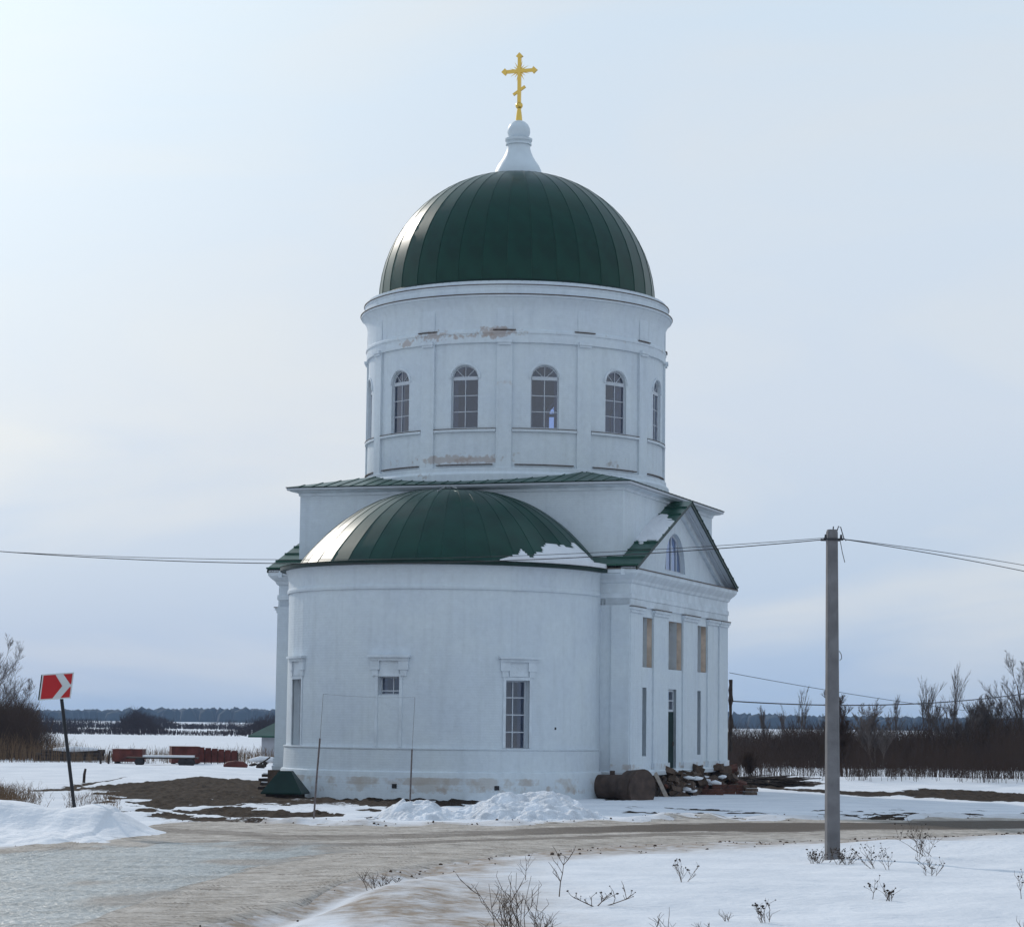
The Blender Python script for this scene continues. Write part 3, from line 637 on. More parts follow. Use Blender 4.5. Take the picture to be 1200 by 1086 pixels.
def bar(name, p0, p1, w, t, par):
    p0 = Vector(p0); p1 = Vector(p1); d = (p1-p0).normalized(); n = Vector((0,1,0)); s = d.cross(n)*w/2; n = n*t/2
    V = [p0-s-n,p0+s-n,p0+s+n,p0-s+n,p1-s-n,p1+s-n,p1+s+n,p1-s+n]
    return MB().add(V, [(0,3,2,1),(4,5,6,7),(0,1,5,4),(1,2,6,5),(2,3,7,6),(3,0,4,7)]).build(name, M_gold, par)
bar('upright', (0,0,26.2), (0,0,28.05), .13, .10, co); bar('crossbar', (-.56,0,27.52), (.56,0,27.52), .13, .09, co)
bar('foot_bar', (-.24,0,26.60), (.24,0,26.90), .10, .08, co)
for dx, dz, cx, cz in ((0,1,0,28.10), (-1,0,-.58,27.52), (1,0,.58,27.52)):
    V = []
    for yy in (-.06,.06):
        V += [(cx+dx*.15,yy,cz+dz*.15), (cx+dz*.14,yy,cz+dx*.14), (cx-dx*.09,yy,cz-dz*.09), (cx-dz*.14,yy,cz-dx*.14)]
    MB().add(V, [(0,1,2,3),(7,6,5,4),(0,4,5,1),(1,5,6,2),(2,6,7,3),(3,7,4,0)]).build('bar_end', M_gold, co)
mb = MB()
for i in range(16):
    t = 2*PI*i/16+.1; r = .43 if i % 2 else .33
    if abs(math.sin(2*t)) < .25: r = .12
    mb.add([(.05*math.cos(t-.9),-.02,27.52+.05*math.sin(t-.9)), (.05*math.cos(t+.9),-.02,27.52+.05*math.sin(t+.9)), (r*math.cos(t),0,27.52+r*math.sin(t)),(.05*math.cos(t),.03,27.52+.05*math.sin(t))], [(0,1,2),(0,2,3),(1,3,2)])
mb.build('rays', M_gold, co)

# ---- upper block
UB = 6.12
mb = MB()
for sg in (1,-1):
    holed_wall(mb, flat_a(sg, UB), -UB, UB, 7.6, 10.78, .6); holed_wall(mb, flat_b(sg, UB), -UB+.6, UB-.6, 7.6, 10.78, .6)
mb.build('upper_wall', M_block, church)
def rect_loop(name, prof, ha, hb, m, par, roof=False):
    V = []; Q = []
    for off, z in prof:
        a, b = ha+off, hb+off; V += [(-a,-b,z),(a,-b,z),(a,b,z),(-a,b,z)]
    for i in range(len(prof)-1):
        for j in range(4): Q.append((i*4+j, i*4+(j+1)%4, (i+1)*4+(j+1)%4, (i+1)*4+j))
    return mesh(name, V, Q, m, par)
rect_loop('upper_cornice', [(0,10.60),(.04,10.61),(.05,10.70),(.12,10.73),(.27,10.755),(.30,10.785),(0,10.79)], UB, UB, M_trim, church)
rect_loop('gutter', [(.27,10.80),(.36,10.79),(.385,10.83),(.385,10.875),(.30,10.89)], UB, UB, M_frame, church)
rect_loop('roof_edge', [(.36,10.885),(.41,10.885),(.41,10.915),(.30,10.925)], UB, UB, M_gdark, church)
E_ = 6.50; KS = .235
zr = lambda b: 10.90 + KS*(E_-abs(b))
mb = MB(); mb.add([(-E_,-E_,zr(E_)-.02),(E_,-E_,zr(E_)-.02),(4.3,-4.3,zr(4.3)-.02),(-4.3,-4.3,zr(4.3)-.02)], [(0,1,2,3)])
mb.add([(-E_,E_,zr(E_)-.02),(E_,E_,zr(E_)-.02),(4.3,4.3,zr(4.3)-.02),(-4.3,4.3,zr(4.3)-.02)], [(3,2,1,0)])
mb.add([(E_,-E_,zr(E_)-.02),(E_,E_,zr(E_)-.02),(4.3,4.3,zr(4.3)-.02),(4.3,-4.3,zr(4.3)-.02)], [(0,1,2,3)])
mb.add([(-E_,-E_,zr(E_)-.02),(-E_,E_,zr(E_)-.02),(-4.3,4.3,zr(4.3)-.02),(-4.3,-4.3,zr(4.3)-.02)], [(3,2,1,0)])
broof = mb.build('block_roof', M_gdark, church)
npan = 26; wd = 2*E_/npan; meshes = []
for i in range(npan):
    a0 = -E_+i*wd; a1 = a0+wd; mb = MB()
    bend = lambda a: max(abs(a), math.sqrt(max(0, 5.72**2-a*a)) if abs(a) < 5.72 else 0, .0)
    b0, b1 = -min(bend(a0),E_), -min(bend(a1),E_)
    mb.add([(a0,-E_,zr(E_)+.012),(a1,-E_,zr(E_)+.012),(a1,b1,zr(b1)+.012),(a0,b0,zr(b0)+.012)], [(0,1,2,3)])
    e = .018
    if abs(a1) < E_-.01:
        mb.add([(a1-e,-E_,zr(E_)),(a1-e,-E_,zr(E_)+.035),(a1+e,-E_,zr(E_)+.035),(a1+e,-E_,zr(E_)),(a1-e,b1,zr(b1)),(a1-e,b1,zr(b1)+.035),(a1+e,b1,zr(b1)+.035),(a1+e,b1,zr(b1))], [(0,1,5,4),(1,2,6,5),(2,3,7,6),(0,3,2,1)])
    pr = mb.build('roof_panel', M_green2, broof)
    for q in (1,2,3):
        c = dup(pr, broof); c.rotation_euler = (0,0,q*PI/2)

# ---- lower cruciform body with porticoes
AW, BW, AP, A0 = 6.56, 6.75, 6.62, 6.35
ZB = .86
niches = [(-5.25,-3.85),(-1.9,.1),(2.15,3.65)]
holes = [(b0,b1,4.5,6.24) for b0,b1 in niches] + [(-5.25,-4.55,1.41,3.79),(-1.9,-.62,ZB+.02,3.79),(2.15,2.85,1.41,3.79)]
holes = sorted(holes)
mbw = MB(); 
# merge stacked holes: treat every column of openings
for sg in (1,-1):
    pt = flat_a(sg, AW)
    cuts = sorted(set([-BW,BW]+[h[0] for h in holes]+[h[1] for h in holes]))
    for p, q in zip(cuts[:-1], cuts[1:]):
        mid = (p+q)/2; hs = [(p,q,h[2],h[3]) for h in holes if h[0] < mid < h[1]]
        holed_wall(mbw, pt, p, q, ZB, 7.6, .85, sorted(hs, key=lambda h: h[2]))
for sg in (1,-1):
    holed_wall(mbw, flat_b(sg, BW), -AW+.85, AW-.85, ZB, 7.6, .6)
mbw.build('lower_wall', M_body, church)
for sg in (1,-1):
    for b0, b1, z0, z1 in holes[:]:
        deep = .55 if z0 > 4 else .30
        mb = MB(); e = .012; pt = flat_a(sg, AW)
        if z0 > 4:
            s0,s1,za,zb = b0+e,b1-e,z0+e,z1-e
            mb.add([pt(s0,za,.02),pt(s1,za,.02),pt(s1,zb,.02),pt(s0,zb,.02),pt(s0,za,deep),pt(s1,za,deep),pt(s1,zb,deep),pt(s0,zb,deep)], [(4,5,6,7),(0,1,5,4),(1,2,6,5),(2,3,7,6),(3,0,4,7)])
            mb.build('niche_lining', M_niche, church)
        elif z0 > 1.2:
            mb.pbox(pt, b0, b1, z0, z1, deep, deep+.1); mb.build('niche_back', M_body, church)
        else:
            mb.pbox(pt, b0+.02, b1-.02, z0-.75, 2.98, .10, .17)
            for zq in (1.0,1.7,2.35): mb.pbox(pt, b0+.15, b1-.15, zq, zq+.5, .08, .10)
            d = mb.build('door', M_door, church)
            MB().pbox(pt, b1-.22, b1-.16, 1.75, 1.9, .04, .08).build('handle', M_iron, d)
            mb = MB(); w0, w1 = b0+.02, b1-.02
            for a, b, c, dd in ((w0,w1,2.98,3.06),(w0,w1,3.70,3.79),(w0,w0+.07,3.06,3.70),(w1-.07,w1,3.06,3.70),(w0+.07,w1-.07,3.36,3.40),((w0+w1)/2-.02,(w0+w1)/2+.02,3.06,3.36)): mb.pbox(pt, a, b, c, dd, .10, .17)
            wn = mb.build('window', M_frame, church)
            for a, b, c, dd in ((w0+.07,(w0+w1)/2-.02,3.06,3.36),((w0+w1)/2+.02,w1-.07,3.06,3.36),(w0+.07,w1-.07,3.40,3.70)):
                MB().add([pt(a,c,.14),pt(b,c,.14),pt(b,dd,.14),pt(a,dd,.14)], [(0,1,2,3)]).build('pane', M_glass, wn)
# pilasters
for sg in (1,-1):
    for b0, b1 in ((-6.75,-5.27),(-3.83,-1.92),(.12,2.13),(3.67,5.15),(5.45,6.75)):
        f = lambda a0, a1: (min(sg*a0,sg*a1), max(sg*a0,sg*a1))
        mb = MB(); x0, x1 = f(AW, AP); mb.box(x0, x1, b0, b1, ZB+.30, 6.34)
        x0, x1 = f(AW, AP+.06); mb.box(x0, x1, b0-.05, b1+.05, ZB, ZB+.30)
        mb.build('pilaster', M_body, church)
        mb = MB(); x0, x1 = f(AW, AP+.05); mb.box(x0, x1, b0-.04, b1+.04, 6.34, 6.44); x0, x1 = f(AW, AP+.10); mb.box(x0, x1, b0-.08, b1+.08, 6.44, 6.53)
        mb.build('pilaster_capital', M_trim, church)
        x0, x1 = f(AP-.02, AP+.13); MB().box(x0, x1, b0-.10, b1+.02, 6.53, 6.56).build('capital_iron', M_iron, church)
# corner pilaster on the near side wall beside the apse
for sg in (1,-1):
    for bs in (1,-1):
        x0, x1 = sorted((sg*5.95, sg*6.60)); y0, y1 = sorted((bs*6.75, bs*6.85))
        MB().box(x0, x1, y0, y1, ZB, 6.575).build('pilaster', M_body, church)
rect_loop('entablature', [(0,6.56),(.27,6.57),(.27,6.80),(.30,6.82),(.30,6.98),(.26,7.0),(.26,7.32),(.32,7.36),(.36,7.46),(.42,7.52),(.50,7.60),(.56,7.68),(.57,7.80),(.0,7.86)], A0, BW-.27+.0, M_trim, church)
rect_loop('cornice_edge', [(.55,7.80),(.60,7.80),(.60,7.835),(.52,7.85)], A0, BW-.27, M_iron, church)
# plinth course ledge
rect_loop('plinth', [(0,ZB-.12),(.34,ZB-.12),(.36,ZB+.02),(.30,ZB+.06),(0,ZB+.10)], A0, BW-.27, M_body, church)
rect_loop('foundation', [(.18,-.6),(.14,ZB-.12),(0,ZB-.1)], A0, BW-.22, M_found, church)

for sg in (1,-1):
    x0, x1 = sorted((sg*5.35, sg*6.72)); MB().box(x0, x1, -7.12, -6.80, -.3, .74).build('foundation_footing', M_found, church)
# gables
ZE, ZR, BE, AE = 7.90, 10.72, 7.08, 6.94
sl_ = (ZR-ZE)/BE; zg = lambda b: ZE + sl_*(BE-abs(b))
for sg in (1,-1):
    pt = flat_a(sg, A0)
    R0 = 1.42; lun = lambda s: 8.10 + 1.42*math.sqrt(max(0,1-((s+.1)/R0)**2))
    # tympanum: triangle with a half-round opening, as columns
    mb = MB(); ss_ = sorted(set(list(np.linspace(-6.3,6.3,29)) + list(np.linspace(-R0-.1,R0-.1,17))))
    for p, q in zip(ss_[:-1], ss_[1:]):
        mid = (p+q)/2
        def quad(zl0, zl1, zh0, zh1):
            for d in (0,.4): mb.add([pt(p,zl0,d),pt(q,zl1,d),pt(q,zh1,d),pt(p,zh0,d)], [(0,1,2,3)])
        tp, tq = zg(p)-.12, zg(q)-.12
        if -R0-.1 < mid < R0-.1:
            quad(7.7,7.7,8.10,8.10); quad(lun(p),lun(q),tp,tq)
            mb.add([pt(p,lun(p),0),pt(q,lun(q),0),pt(q,lun(q),.4),pt(p,lun(p),.4)], [(0,1,2,3)])
            mb.add([pt(p,8.10,0),pt(q,8.10,0),pt(q,8.10,.4),pt(p,8.10,.4)], [(3,2,1,0)])
        else: quad(7.7,7.7,tp,tq)
    mb.build('pediment_wall', M_block, church)
    # lunette frame + panes
    mb = MB(); n = 14
    for i in range(n):
        t0, t1 = PI*i/n, PI*(i+1)/n
        P = lambda r, t, d: pt(-.1-math.cos(t)*r, 8.10+math.sin(t)*r, d)
        V = [P(1.42,t0,.15),P(1.42,t1,.15),P(1.34,t1,.15),P(1.34,t0,.15),P(1.42,t0,.22),P(1.42,t1,.22),P(1.34,t1,.22),P(1.34,t0,.22)]
        mb.add(V, [(0,1,2,3),(2,6,7,3),(4,7,6,5)])
    mb.pbox(pt, -1.52, 1.32, 8.10, 8.17, .15, .22)
    for s in (-.82,-.1,.62):
        hh = 1.40*math.sqrt(1-((s+.1)/1.42)**2); mb.pbox(pt, s-.03, s+.03, 8.17, 8.10+hh, .15, .22)
    lw = mb.build('window', M_frame, church)
    cuts = [-1.46,-.82,-.1,.62,1.26]
    for p, q in zip(cuts[:-1], cuts[1:]):
        V = [pt(p,8.15,.19),pt(q,8.15,.19)]
        for s in np.linspace(q,p,6): V.append(pt(s, 8.12+1.38*math.sqrt(max(0,1-((s+.1)/1.42)**2)), .19))
        MB().add(V, [tuple(range(len(V)))]).build('pane', M_glass, lw)
    # raking cornice: moulding and soffit boards under the overhang
    for bs in (1,-1):
        mb = MB()
        def rk(a0, a1, o0, o1):            # a range, offset below the roof plane
            V = [(sg*a0,bs*.0,zg(0)-o1),(sg*a1,0,zg(0)-o1),(sg*a1,0,zg(0)-o0),(sg*a0,0,zg(0)-o0),(sg*a0,bs*BE,ZE-o1),(sg*a1,bs*BE,ZE-o1),(sg*a1,bs*BE,ZE-o0),(sg*a0,bs*BE,ZE-o0)]
            mb.add(V, [(0,4,5,1),(1,5,6,2),(2,6,7,3),(3,7,4,0),(4,7,6,5)])
        rk(A0+.002, A0+.14, .06, .30)
        mb.build('raking_moulding', M_trim, church)
        mb = MB(); rk(AE-.05, AE, .0, .13); mb.build('barge_board', M_gdark, church)
        for i in range(4):
            a0 = A0+.15+i*.097; mb = MB(); rk(a0, a0+.085, .05, .085+.012*(i % 2)); mb.build('soffit_board', M_wood if False else M_frame, church)
    # gable roof panels
    gr = MB()
    for bs in (1,-1):
        gr.add([(sg*UB,0,ZR+.0),(sg*AE,0,ZR),(sg*AE,bs*BE,ZE),(sg*5.9,bs*BE,ZE),(sg*5.9,bs*UB,zg(UB)),(sg*UB,bs*UB,zg(UB))], [(0,1,2,3,4,5)])
    groof = gr.build('gable_roof', M_gdark, church)
    for bs in (1,-1):
        for i in range(9):
            b0 = i*BE/9; b1 = b0+BE/9; a_in = UB if b1 <= UB else 5.6
            mb = MB(); z0, z1 = zg(b0)+.02, zg(b1)+.02
            mb.add([(sg*a_in,bs*b0,z0),(sg*(AE+.03),bs*b0,z0),(sg*(AE+.03),bs*b1,z1),(sg*a_in,bs*b1,z1)], [(0,1,2,3)])
            e = .018
            mb.add([(sg*a_in,bs*(b1-e),z1),(sg*(AE+.03),bs*(b1-e),z1),(sg*(AE+.03),bs*(b1-e),z1+.05),(sg*a_in,bs*(b1-e),z1+.05),(sg*a_in,bs*(b1+e),z1-.01),(sg*(AE+.03),bs*(b1+e),z1-.01),(sg*(AE+.03),bs*(b1+e),z1+.05),(sg*a_in,bs*(b1+e),z1+.05)], [(0,1,2,3),(7,6,5,4),(3,2,6,7)])
            mb.build('roof_panel', M_green2, groof)
# lean roof strips on the near and far sides between the gables
for bs in (1,-1):
    V = [(-6.0,bs*BE,ZE),(6.0,bs*BE,ZE),(6.0,bs*UB,zg(UB)),(-6.0,bs*UB,zg(UB))]
    MB().add(V, [(0,1,2,3)]).build('side_roof', M_green2, church)

# ---- apse
CB, RA = -7.03, 5.53
awin = [(0.7,3.9,3.37,3.98,True),(46.0,4.5,1.64,3.90,False),(-46.0,4.5,1.64,3.90,False)]
hl = [(math.radians(c-w), math.radians(c+w), zb, zt) for c, w, zb, zt, s in awin]
mb = MB()
holed_wall(mb, cyl(RA, CB), -PI/2, PI/2, 1.66, 6.88, .75, hl and [(a,b,max(zb,1.665),zt) for a,b,zb,zt in hl], step=math.radians(3))
for sg in (1,-1):
    holed_wall(mb, flat_a(sg, RA), CB, -BW, 0.0, 7.66, .6)
ap = mb.build('apse_wall', M_apse, church); sharpen(ap, 20)
def half_lathe(name, prof, m, n=60, cb=CB):
    V = []; Q = []
    for r, z in prof:
        for j in range(n+1):
            t = -PI/2+PI*j/n; V.append((r*math.sin(t), cb-r*math.cos(t), z))
    for i in range(len(prof)-1):
        for j in range(n): q = i*(n+1)+j; Q.append((q, q+1, q+n+2, q+n+1))
    o = mesh(name, V, Q, m, church, True); sharpen(o); return o
half_lathe('apse_plinth', [(5.72,-.5),(5.70,.84),(5.69,.87),(5.62,.90),(5.60,1.58),(5.63,1.62),(5.63,1.655),(5.50,1.665)], M_apse)
half_lathe('apse_cornice', [(5.50,6.84),(5.585,6.86),(5.60,6.94),(5.58,7.0),(5.555,7.04),(5.56,7.35),(5.59,7.5),(5.63,7.58),(5.66,7.66),(5.2,7.67)], M_apse)
half_lathe('apse_fascia', [(5.66,7.655),(5.86,7.66),(5.86,7.775),(5.6,7.80)], M_gdark)
half_lathe('eave_sheet', [(5.88,7.79),(5.3,7.85),(4.9,7.87)], M_green2)
for sg in (1,-1):
    x0, x1 = sorted((sg*5.2, sg*6.35)); 
    MB().box(x0, x1, CB, -6.2, 7.66, 7.80).build('apse_fascia', M_gdark, church)
# window joinery + lintels
pcA = cyl(RA, CB)
for c, w, zb, zt, small in awin:
    a0, a1 = math.radians(c-w), math.radians(c+w); mb = MB(); D0, D1 = .24, .31; fw = .045/RA
    pc = lambda s, z, d: pcA(s, z, d)
    mb.pbox(pc,a0,a0+fw,zb,zt,D0,D1); mb.pbox(pc,a1-fw,a1,zb,zt,D0,D1); mb.pbox(pc,a0+fw,a1-fw,zb,zb+.05,D0,D1); mb.pbox(pc,a0+fw,a1-fw,zt-.05,zt,D0,D1)
    mid = a0+(a1-a0)*(.42 if not small else .62); hm = .02/RA; mb.pbox(pc,mid-hm,mid+hm,zb+.05,zt-.05,D0,D1)
    rows_ = [zb+.05] + ([zb+(zt-zb)*k/4 for k in (1,2,3)] if not small else [zb+.14]) + [zt-.05]
    for z in rows_[1:-1]:
        mb.pbox(pc,a0+fw,mid-hm,z-.02,z+.02,D0,D1-.01); mb.pbox(pc,mid+hm,a1-fw,z-.02,z+.02,D0,D1-.01)
    wn = mb.build('window', M_frame, church)
    for zl, zh in zip(rows_[:-1], rows_[1:]):
        for p, q in ((a0+fw,mid-hm),(mid+hm,a1-fw)):
            MB().add([pc(p,zl,.275),pc(q,zl,.275),pc(q,zh,.275),pc(p,zh,.275)], [(0,1,2,3)]).build('pane', M_glass, wn)
    mb = MB(); L0, L1 = math.radians(c-7.3), math.radians(c+7.7)
    for i in range(5):
        p, q = L0+(L1-L0)*i/5, L0+(L1-L0)*(i+1)/5
        mb.pbox(pcA,p,q,4.60,4.68,-.20,.05); mb.pbox(pcA,p+(.01 if i==0 else 0),q-(.01 if i==4 else 0),4.50,4.60,-.12,.05)
    for e in (L0+.012, L1-.07):
        mb.pbox(pcA,e,e+.058,4.20,4.50,-.09,.05); mb.pbox(pcA,e+.01,e+.048,4.0,4.20,-.06,.05)
    mb.pbox(pcA,L0+.07,L1-.07,4.02,4.50,-.025,.05)
    mb.build('window_hood', M_trim, church)
    # thin raised surround
    mb = MB(); sw = .10/RA; zb2 = 1.68
    mb.pbox(pcA,a0-sw,a0,zb2,zt+.1,-.03,.05); mb.pbox(pcA,a1,a1+sw,zb2,zt+.1,-.03,.05); mb.pbox(pcA,a0,a1,zt,zt+.1,-.03,.05)
    mb.build('window_surround', M_trim, church)
# small dark vents low in the wall
for ang, z in ((4.0,.35),(38.0,.32),(62,2.3)):
    a = math.radians(ang); MB().pbox(cyl(5.73,CB), a-.014, a+.014, z, z+.14, 0, .3).build('vent', M_tyre, church) if z < 1 else MB().pbox(cyl(5.54,CB), a-.006, a+.006, z, z+.08, 0, .3).build('vent', M_tyre, church)

# ---- apse half dome
AH, FH, HH, CZ, CY = 5.38, 5.78, 2.88, 7.82, -6.60
def apt(s, t, o=0):       # s angle round, t elevation
    c = float(np.interp(math.sin(t), [0,.1,.22,.34,.46,.57,.7,.78,.85,.93,.98,1], [1,.965,.91,.85,.785,.715,.615,.54,.46,.33,.18,0])); return ((AH+o)*math.sin(s)*c, CY-(FH+o)*math.cos(s)*c, CZ+(HH+o)*math.sin(t))
mb = MB(); ns, ntt = 36, 16
for i in range(ntt):
    for j in range(ns):
        s0, s1 = -PI/2+PI*j/ns, -PI/2+PI*(j+1)/ns; t0, t1 = PI/2*i/ntt, PI/2*(i+1)/ntt
        mb.add([apt(s0,t0,-.05),apt(s1,t0,-.05),apt(s1,t1,-.05),apt(s0,t1,-.05)], [(0,1,2,3)])
# straight run back to the block wall
for i in range(ntt):
    t0, t1 = PI/2*i/ntt, PI/2*(i+1)/ntt
    for sg in (1,-1):
        p, q = apt(sg*PI/2,t0,-.0), apt(sg*PI/2,t1,-.0)
        mb.add([p,(p[0],-UB,p[2]),(q[0],-UB,q[2]),q], [(0,1,2,3)])
aroof = mb.build('apse_roof', M_green, church)
ng = 20
for j in range(ng):
    s0, s1 = -PI/2+PI*j/ng, -PI/2+PI*(j+1)/ng; mb = MB(); tt = np.arcsin(np.linspace(0,1,15)**.8*.999)
    for t0, t1 in zip(tt[:-1], tt[1:]):
        mb.add([apt(s0,t0),apt(s1,t0),apt(s1,t1),apt(s0,t1)], [(0,1,2,3)])
        e0 = .013/(5.4*math.cos(t0)+.2); e1 = .013/(5.4*math.cos(t1)+.2)
        mb.add([apt(s1-e0,t0),apt(s1-e0,t0,.012),apt(s1+e0,t0,.012),apt(s1+e0,t0),apt(s1-e1,t1),apt(s1-e1,t1,.012),apt(s1+e1,t1,.012),apt(s1+e1,t1)], [(0,1,5,4),(1,2,6,5),(2,3,7,6)])
    sharpen(mb.build('roof_panel', M_green, aroof), 25)
# bright stay wires sticking up at the crown
mb = MB(); mb.tube([apt(-.1,1.50), apt(0.05,1.38,.05), apt(.12,1.12,.03)], .018, 4); mb.tube([apt(-.15,1.52), apt(.25,1.40,.10), apt(.45,1.22,.06)], .018, 4)
mb.build('crown_strap', mat('bare_zinc', (.7,.72,.74), .3, metal=1), church)
# interior floor so that light does not leak
MB().box(-6.2,6.2,-6.5,6.5,-.1,.9).build('floor_slab', M_int, church)

# snow lying on the roofs --------------------------------------------------
def roof_snow(name, fn, nu, nv, keep, label, thick=.11):
    V = []; idx = {}; Fc = []
    for i in range(nu+1):
        for j in range(nv+1):
            a, b = i/nu, j/nv
            if keep(a,b) > 0: idx[i,j] = len(V); k = min(1, keep(a,b)*5); V.append(fn(a,b,.015+thick*k))
    for i in range(nu):
        for j in range(nv):
            ks = [(i,j),(i+1,j),(i+1,j+1),(i,j+1)]
            if all(k in idx for k in ks): Fc.append(tuple(idx[k] for k in ks))
    n = len(V)
    lo = {}
    for (i,j), k in idx.items(): lo[k] = n+len(lo); V.append(fn(i/nu, j/nv, -.03))
    from collections import Counter
    ec = Counter()
    for f in Fc:
        for p, q in zip(f, f[1:]+f[:1]): ec[frozenset((p,q))] += 1
    for f in list(Fc):
        for p, q in zip(f, f[1:]+f[:1]):
            if ec[frozenset((p,q))] == 1: Fc.append((q,p,lo[p],lo[q]))
    o = mesh(name, V, Fc, M_snow, None, True); sharpen(o, 60)
    o.matrix_world = church_m; tag(o, label, 'snow patch'); return o
church_m = Matrix.Translation(church.location) @ Matrix.Rotation(-0.33581, 4, 'Z')
def f_ap(a, b, o):
    s = math.radians(37+53*a); r = b
    if r < .35:      # flat eave ledge
        q = r/.35; R = 5.84*(1-q)+5.46*q; return (R*math.sin(s), CB*(1-q)+CY*q-R*math.cos(s)*(1-q)-q*5.80*math.cos(s), 7.83+.02*q+o)
    t = (r-.35)/.65*math.radians(40); p = apt(s, t, o); return p
def k_ap(a, b):
    top = .20+.22*ss(.0,.20,a)+.24*ss(.20,.55,a) + .20*float(fbm(a*9,b*5,91,2))
    top = top - .22*ss(.84,1,a)
    return min(top-b-.0, a*3-.03)
roof_snow('roof_snow', f_ap, 80, 44, k_ap, 'white snow patch lying on the right side of the green apse roof')
def f_gb(a, b, o):
    bb = -BE*b; return (5.95+(AE-5.95)*a if -bb > UB else UB+(AE-UB)*a, bb, zg(bb)+.03+o)
def k_gb(a, b):
    n = .10*float(fbm(a*3,b*14,95,4))
    return min(b-.20-.14*a+n, .66+.02*a-b+n*.9-(.10 if a<.0 else 0), .97-a*.4)
roof_snow('roof_snow', f_gb, 14, 70, k_gb, 'white snow strip lying on the small gable roof of the right portico')

# ================================================================== THINGS BY THE CHURCH
def loc_c(a, b, z=0):
    v = church_m @ Vector((a, b, z)); return v
# green roofed cellar hatch
hx, hy = gp(343, 931); hatch = empty('cellar_hatch', (-7.38, 82.55, 0), -.12)
tag(hatch, 'small dark green hipped metal hatch roof beside the left foot of the apse', 'cellar hatch')
MB().box(-.55,.55,-.45,.6,-.2,.22).build('base', M_dwood, hatch)
tp = [(-.20,-.05,.84),(.20,-.05,.84),(.20,.3,.84),(-.20,.3,.84)]; bt = [(-.68,-.62,.14),(.68,-.62,.14),(.68,.75,.14),(-.68,.75,.14)]
for i in range(4):
    j = (i+1)%4; mb = MB(); a, b, c, d = [Vector(v) for v in (bt[i], bt[j], tp[j], tp[i])]
    mb.add([a,b,c,d,a-Vector((0,0,.05)),b-Vector((0,0,.05))], [(0,1,2,3),(4,5,1,0)]); mb.build('roof_panel', M_gdark, hatch)
MB().add([(x,y,z+.0) for x,y,z in tp], [(0,1,2,3)]).build('roof_cap', M_gdark, hatch)
# stack of old timbers at the left portico
sx, sy = gp(322, 926); st = empty('timber_stack', (sx, sy+.6, 0), -.3); tag(st, 'small stack of dark snow-dusted timbers left of the green hatch', 'timber stack')
for r in range(4):
    for k in range(2):
        z = .02+r*.15; x0 = -.55+random.uniform(-.12,.1)+.1*r*.4; b = MB().box(x0, x0+1.0+random.uniform(-.1,.15), -.3+k*.32, -.04+k*.32, z, z+.10).build('plank', M_dwood, st)
        if r % 2 == 1: MB().box(x0+.05, x0+.9, -.3+k*.32, -.06+k*.32, z+.10, z+.14).build('snow_cap', M_snow, st)
# two thin rusty stakes with a string frame
ax, ay = gp(367, 961); bx, by = gp(486, 951); by += 2.0; bx = (486-600)/2900*by
def stake(u, x, y, top, lean, label, ztop):
    s = empty('metal_stake', (x, y, 0)); tag(s, label, 'stake', 'thin stakes in front of the apse')
    MB().tube([(0,0,-.2),(lean*.5,0,top*.5),(lean,0,top)], .024, 8).build('pipe', M_rust, s)
    MB().tube([(lean,0,top-.1),(lean+.06,0,ztop)], .005, 6).build('rod', M_rust, s); return Vector((x+lean+.06, y, ztop))
p1 = stake(367, ax, ay, 2.06, .13, 'left thin rusty stake standing at the snowy road edge before the apse', at(375,813,ay)[2])
p2 = stake(486, bx, by, 1.72, .04, 'right thin rusty stake rising behind the smaller snow heap', at(490,817,by)[2])
mb = MB(); mb.tube([p1, p1.lerp(p2,.3)-Vector((0,0,.03)), p1.lerp(p2,.6)-Vector((0,0,.04)), p2], .004, 4)
tag(mb.build('string', M_conc), 'thin string stretched between the two stakes before the apse', 'string')

# rubble under the right portico --------------------------------------------
def block(mb, r, seed):
    R = random.Random(seed); a, b_, c_ = R.uniform(.8,1.5)*r, R.uniform(.5,.9)*r, R.uniform(.35,.7)*r
    j = lambda: R.uniform(.78,1.05)
    V = [(sx*a*j(), sy*b_*j(), sz*c_*j()) for sz in (-1,1) for sx, sy in ((-1,-1),(1,-1),(1,1),(-1,1))]
    q = Matrix.Rotation(R.uniform(-.5,.5),4,'X') @ Matrix.Rotation(R.uniform(-.5,.5),4,'Y')
    mb.add([tuple(q @ Vector(v)) for v in V], [(0,3,2,1),(4,5,6,7),(0,1,5,4),(1,2,6,5),(2,3,7,6),(3,0,4,7)])
def rock(mb, c, r, seed, flat=1.0):
    bm = bmesh.new(); bmesh.ops.create_icosphere(bm, subdivisions=1, radius=1); R = random.Random(seed)
    sx, sy, sz = R.uniform(.7,1.3), R.uniform(.7,1.2), R.uniform(.55,.9)*flat
    V = [Vector((v.co.x*sx, v.co.y*sy, v.co.z*sz))*r*R.uniform(.75,1.15)+Vector(c) for v in bm.verts]; F_ = [tuple(v.index for v in f.verts) for f in bm.faces]; bm.free(); mb.add(V, F_)
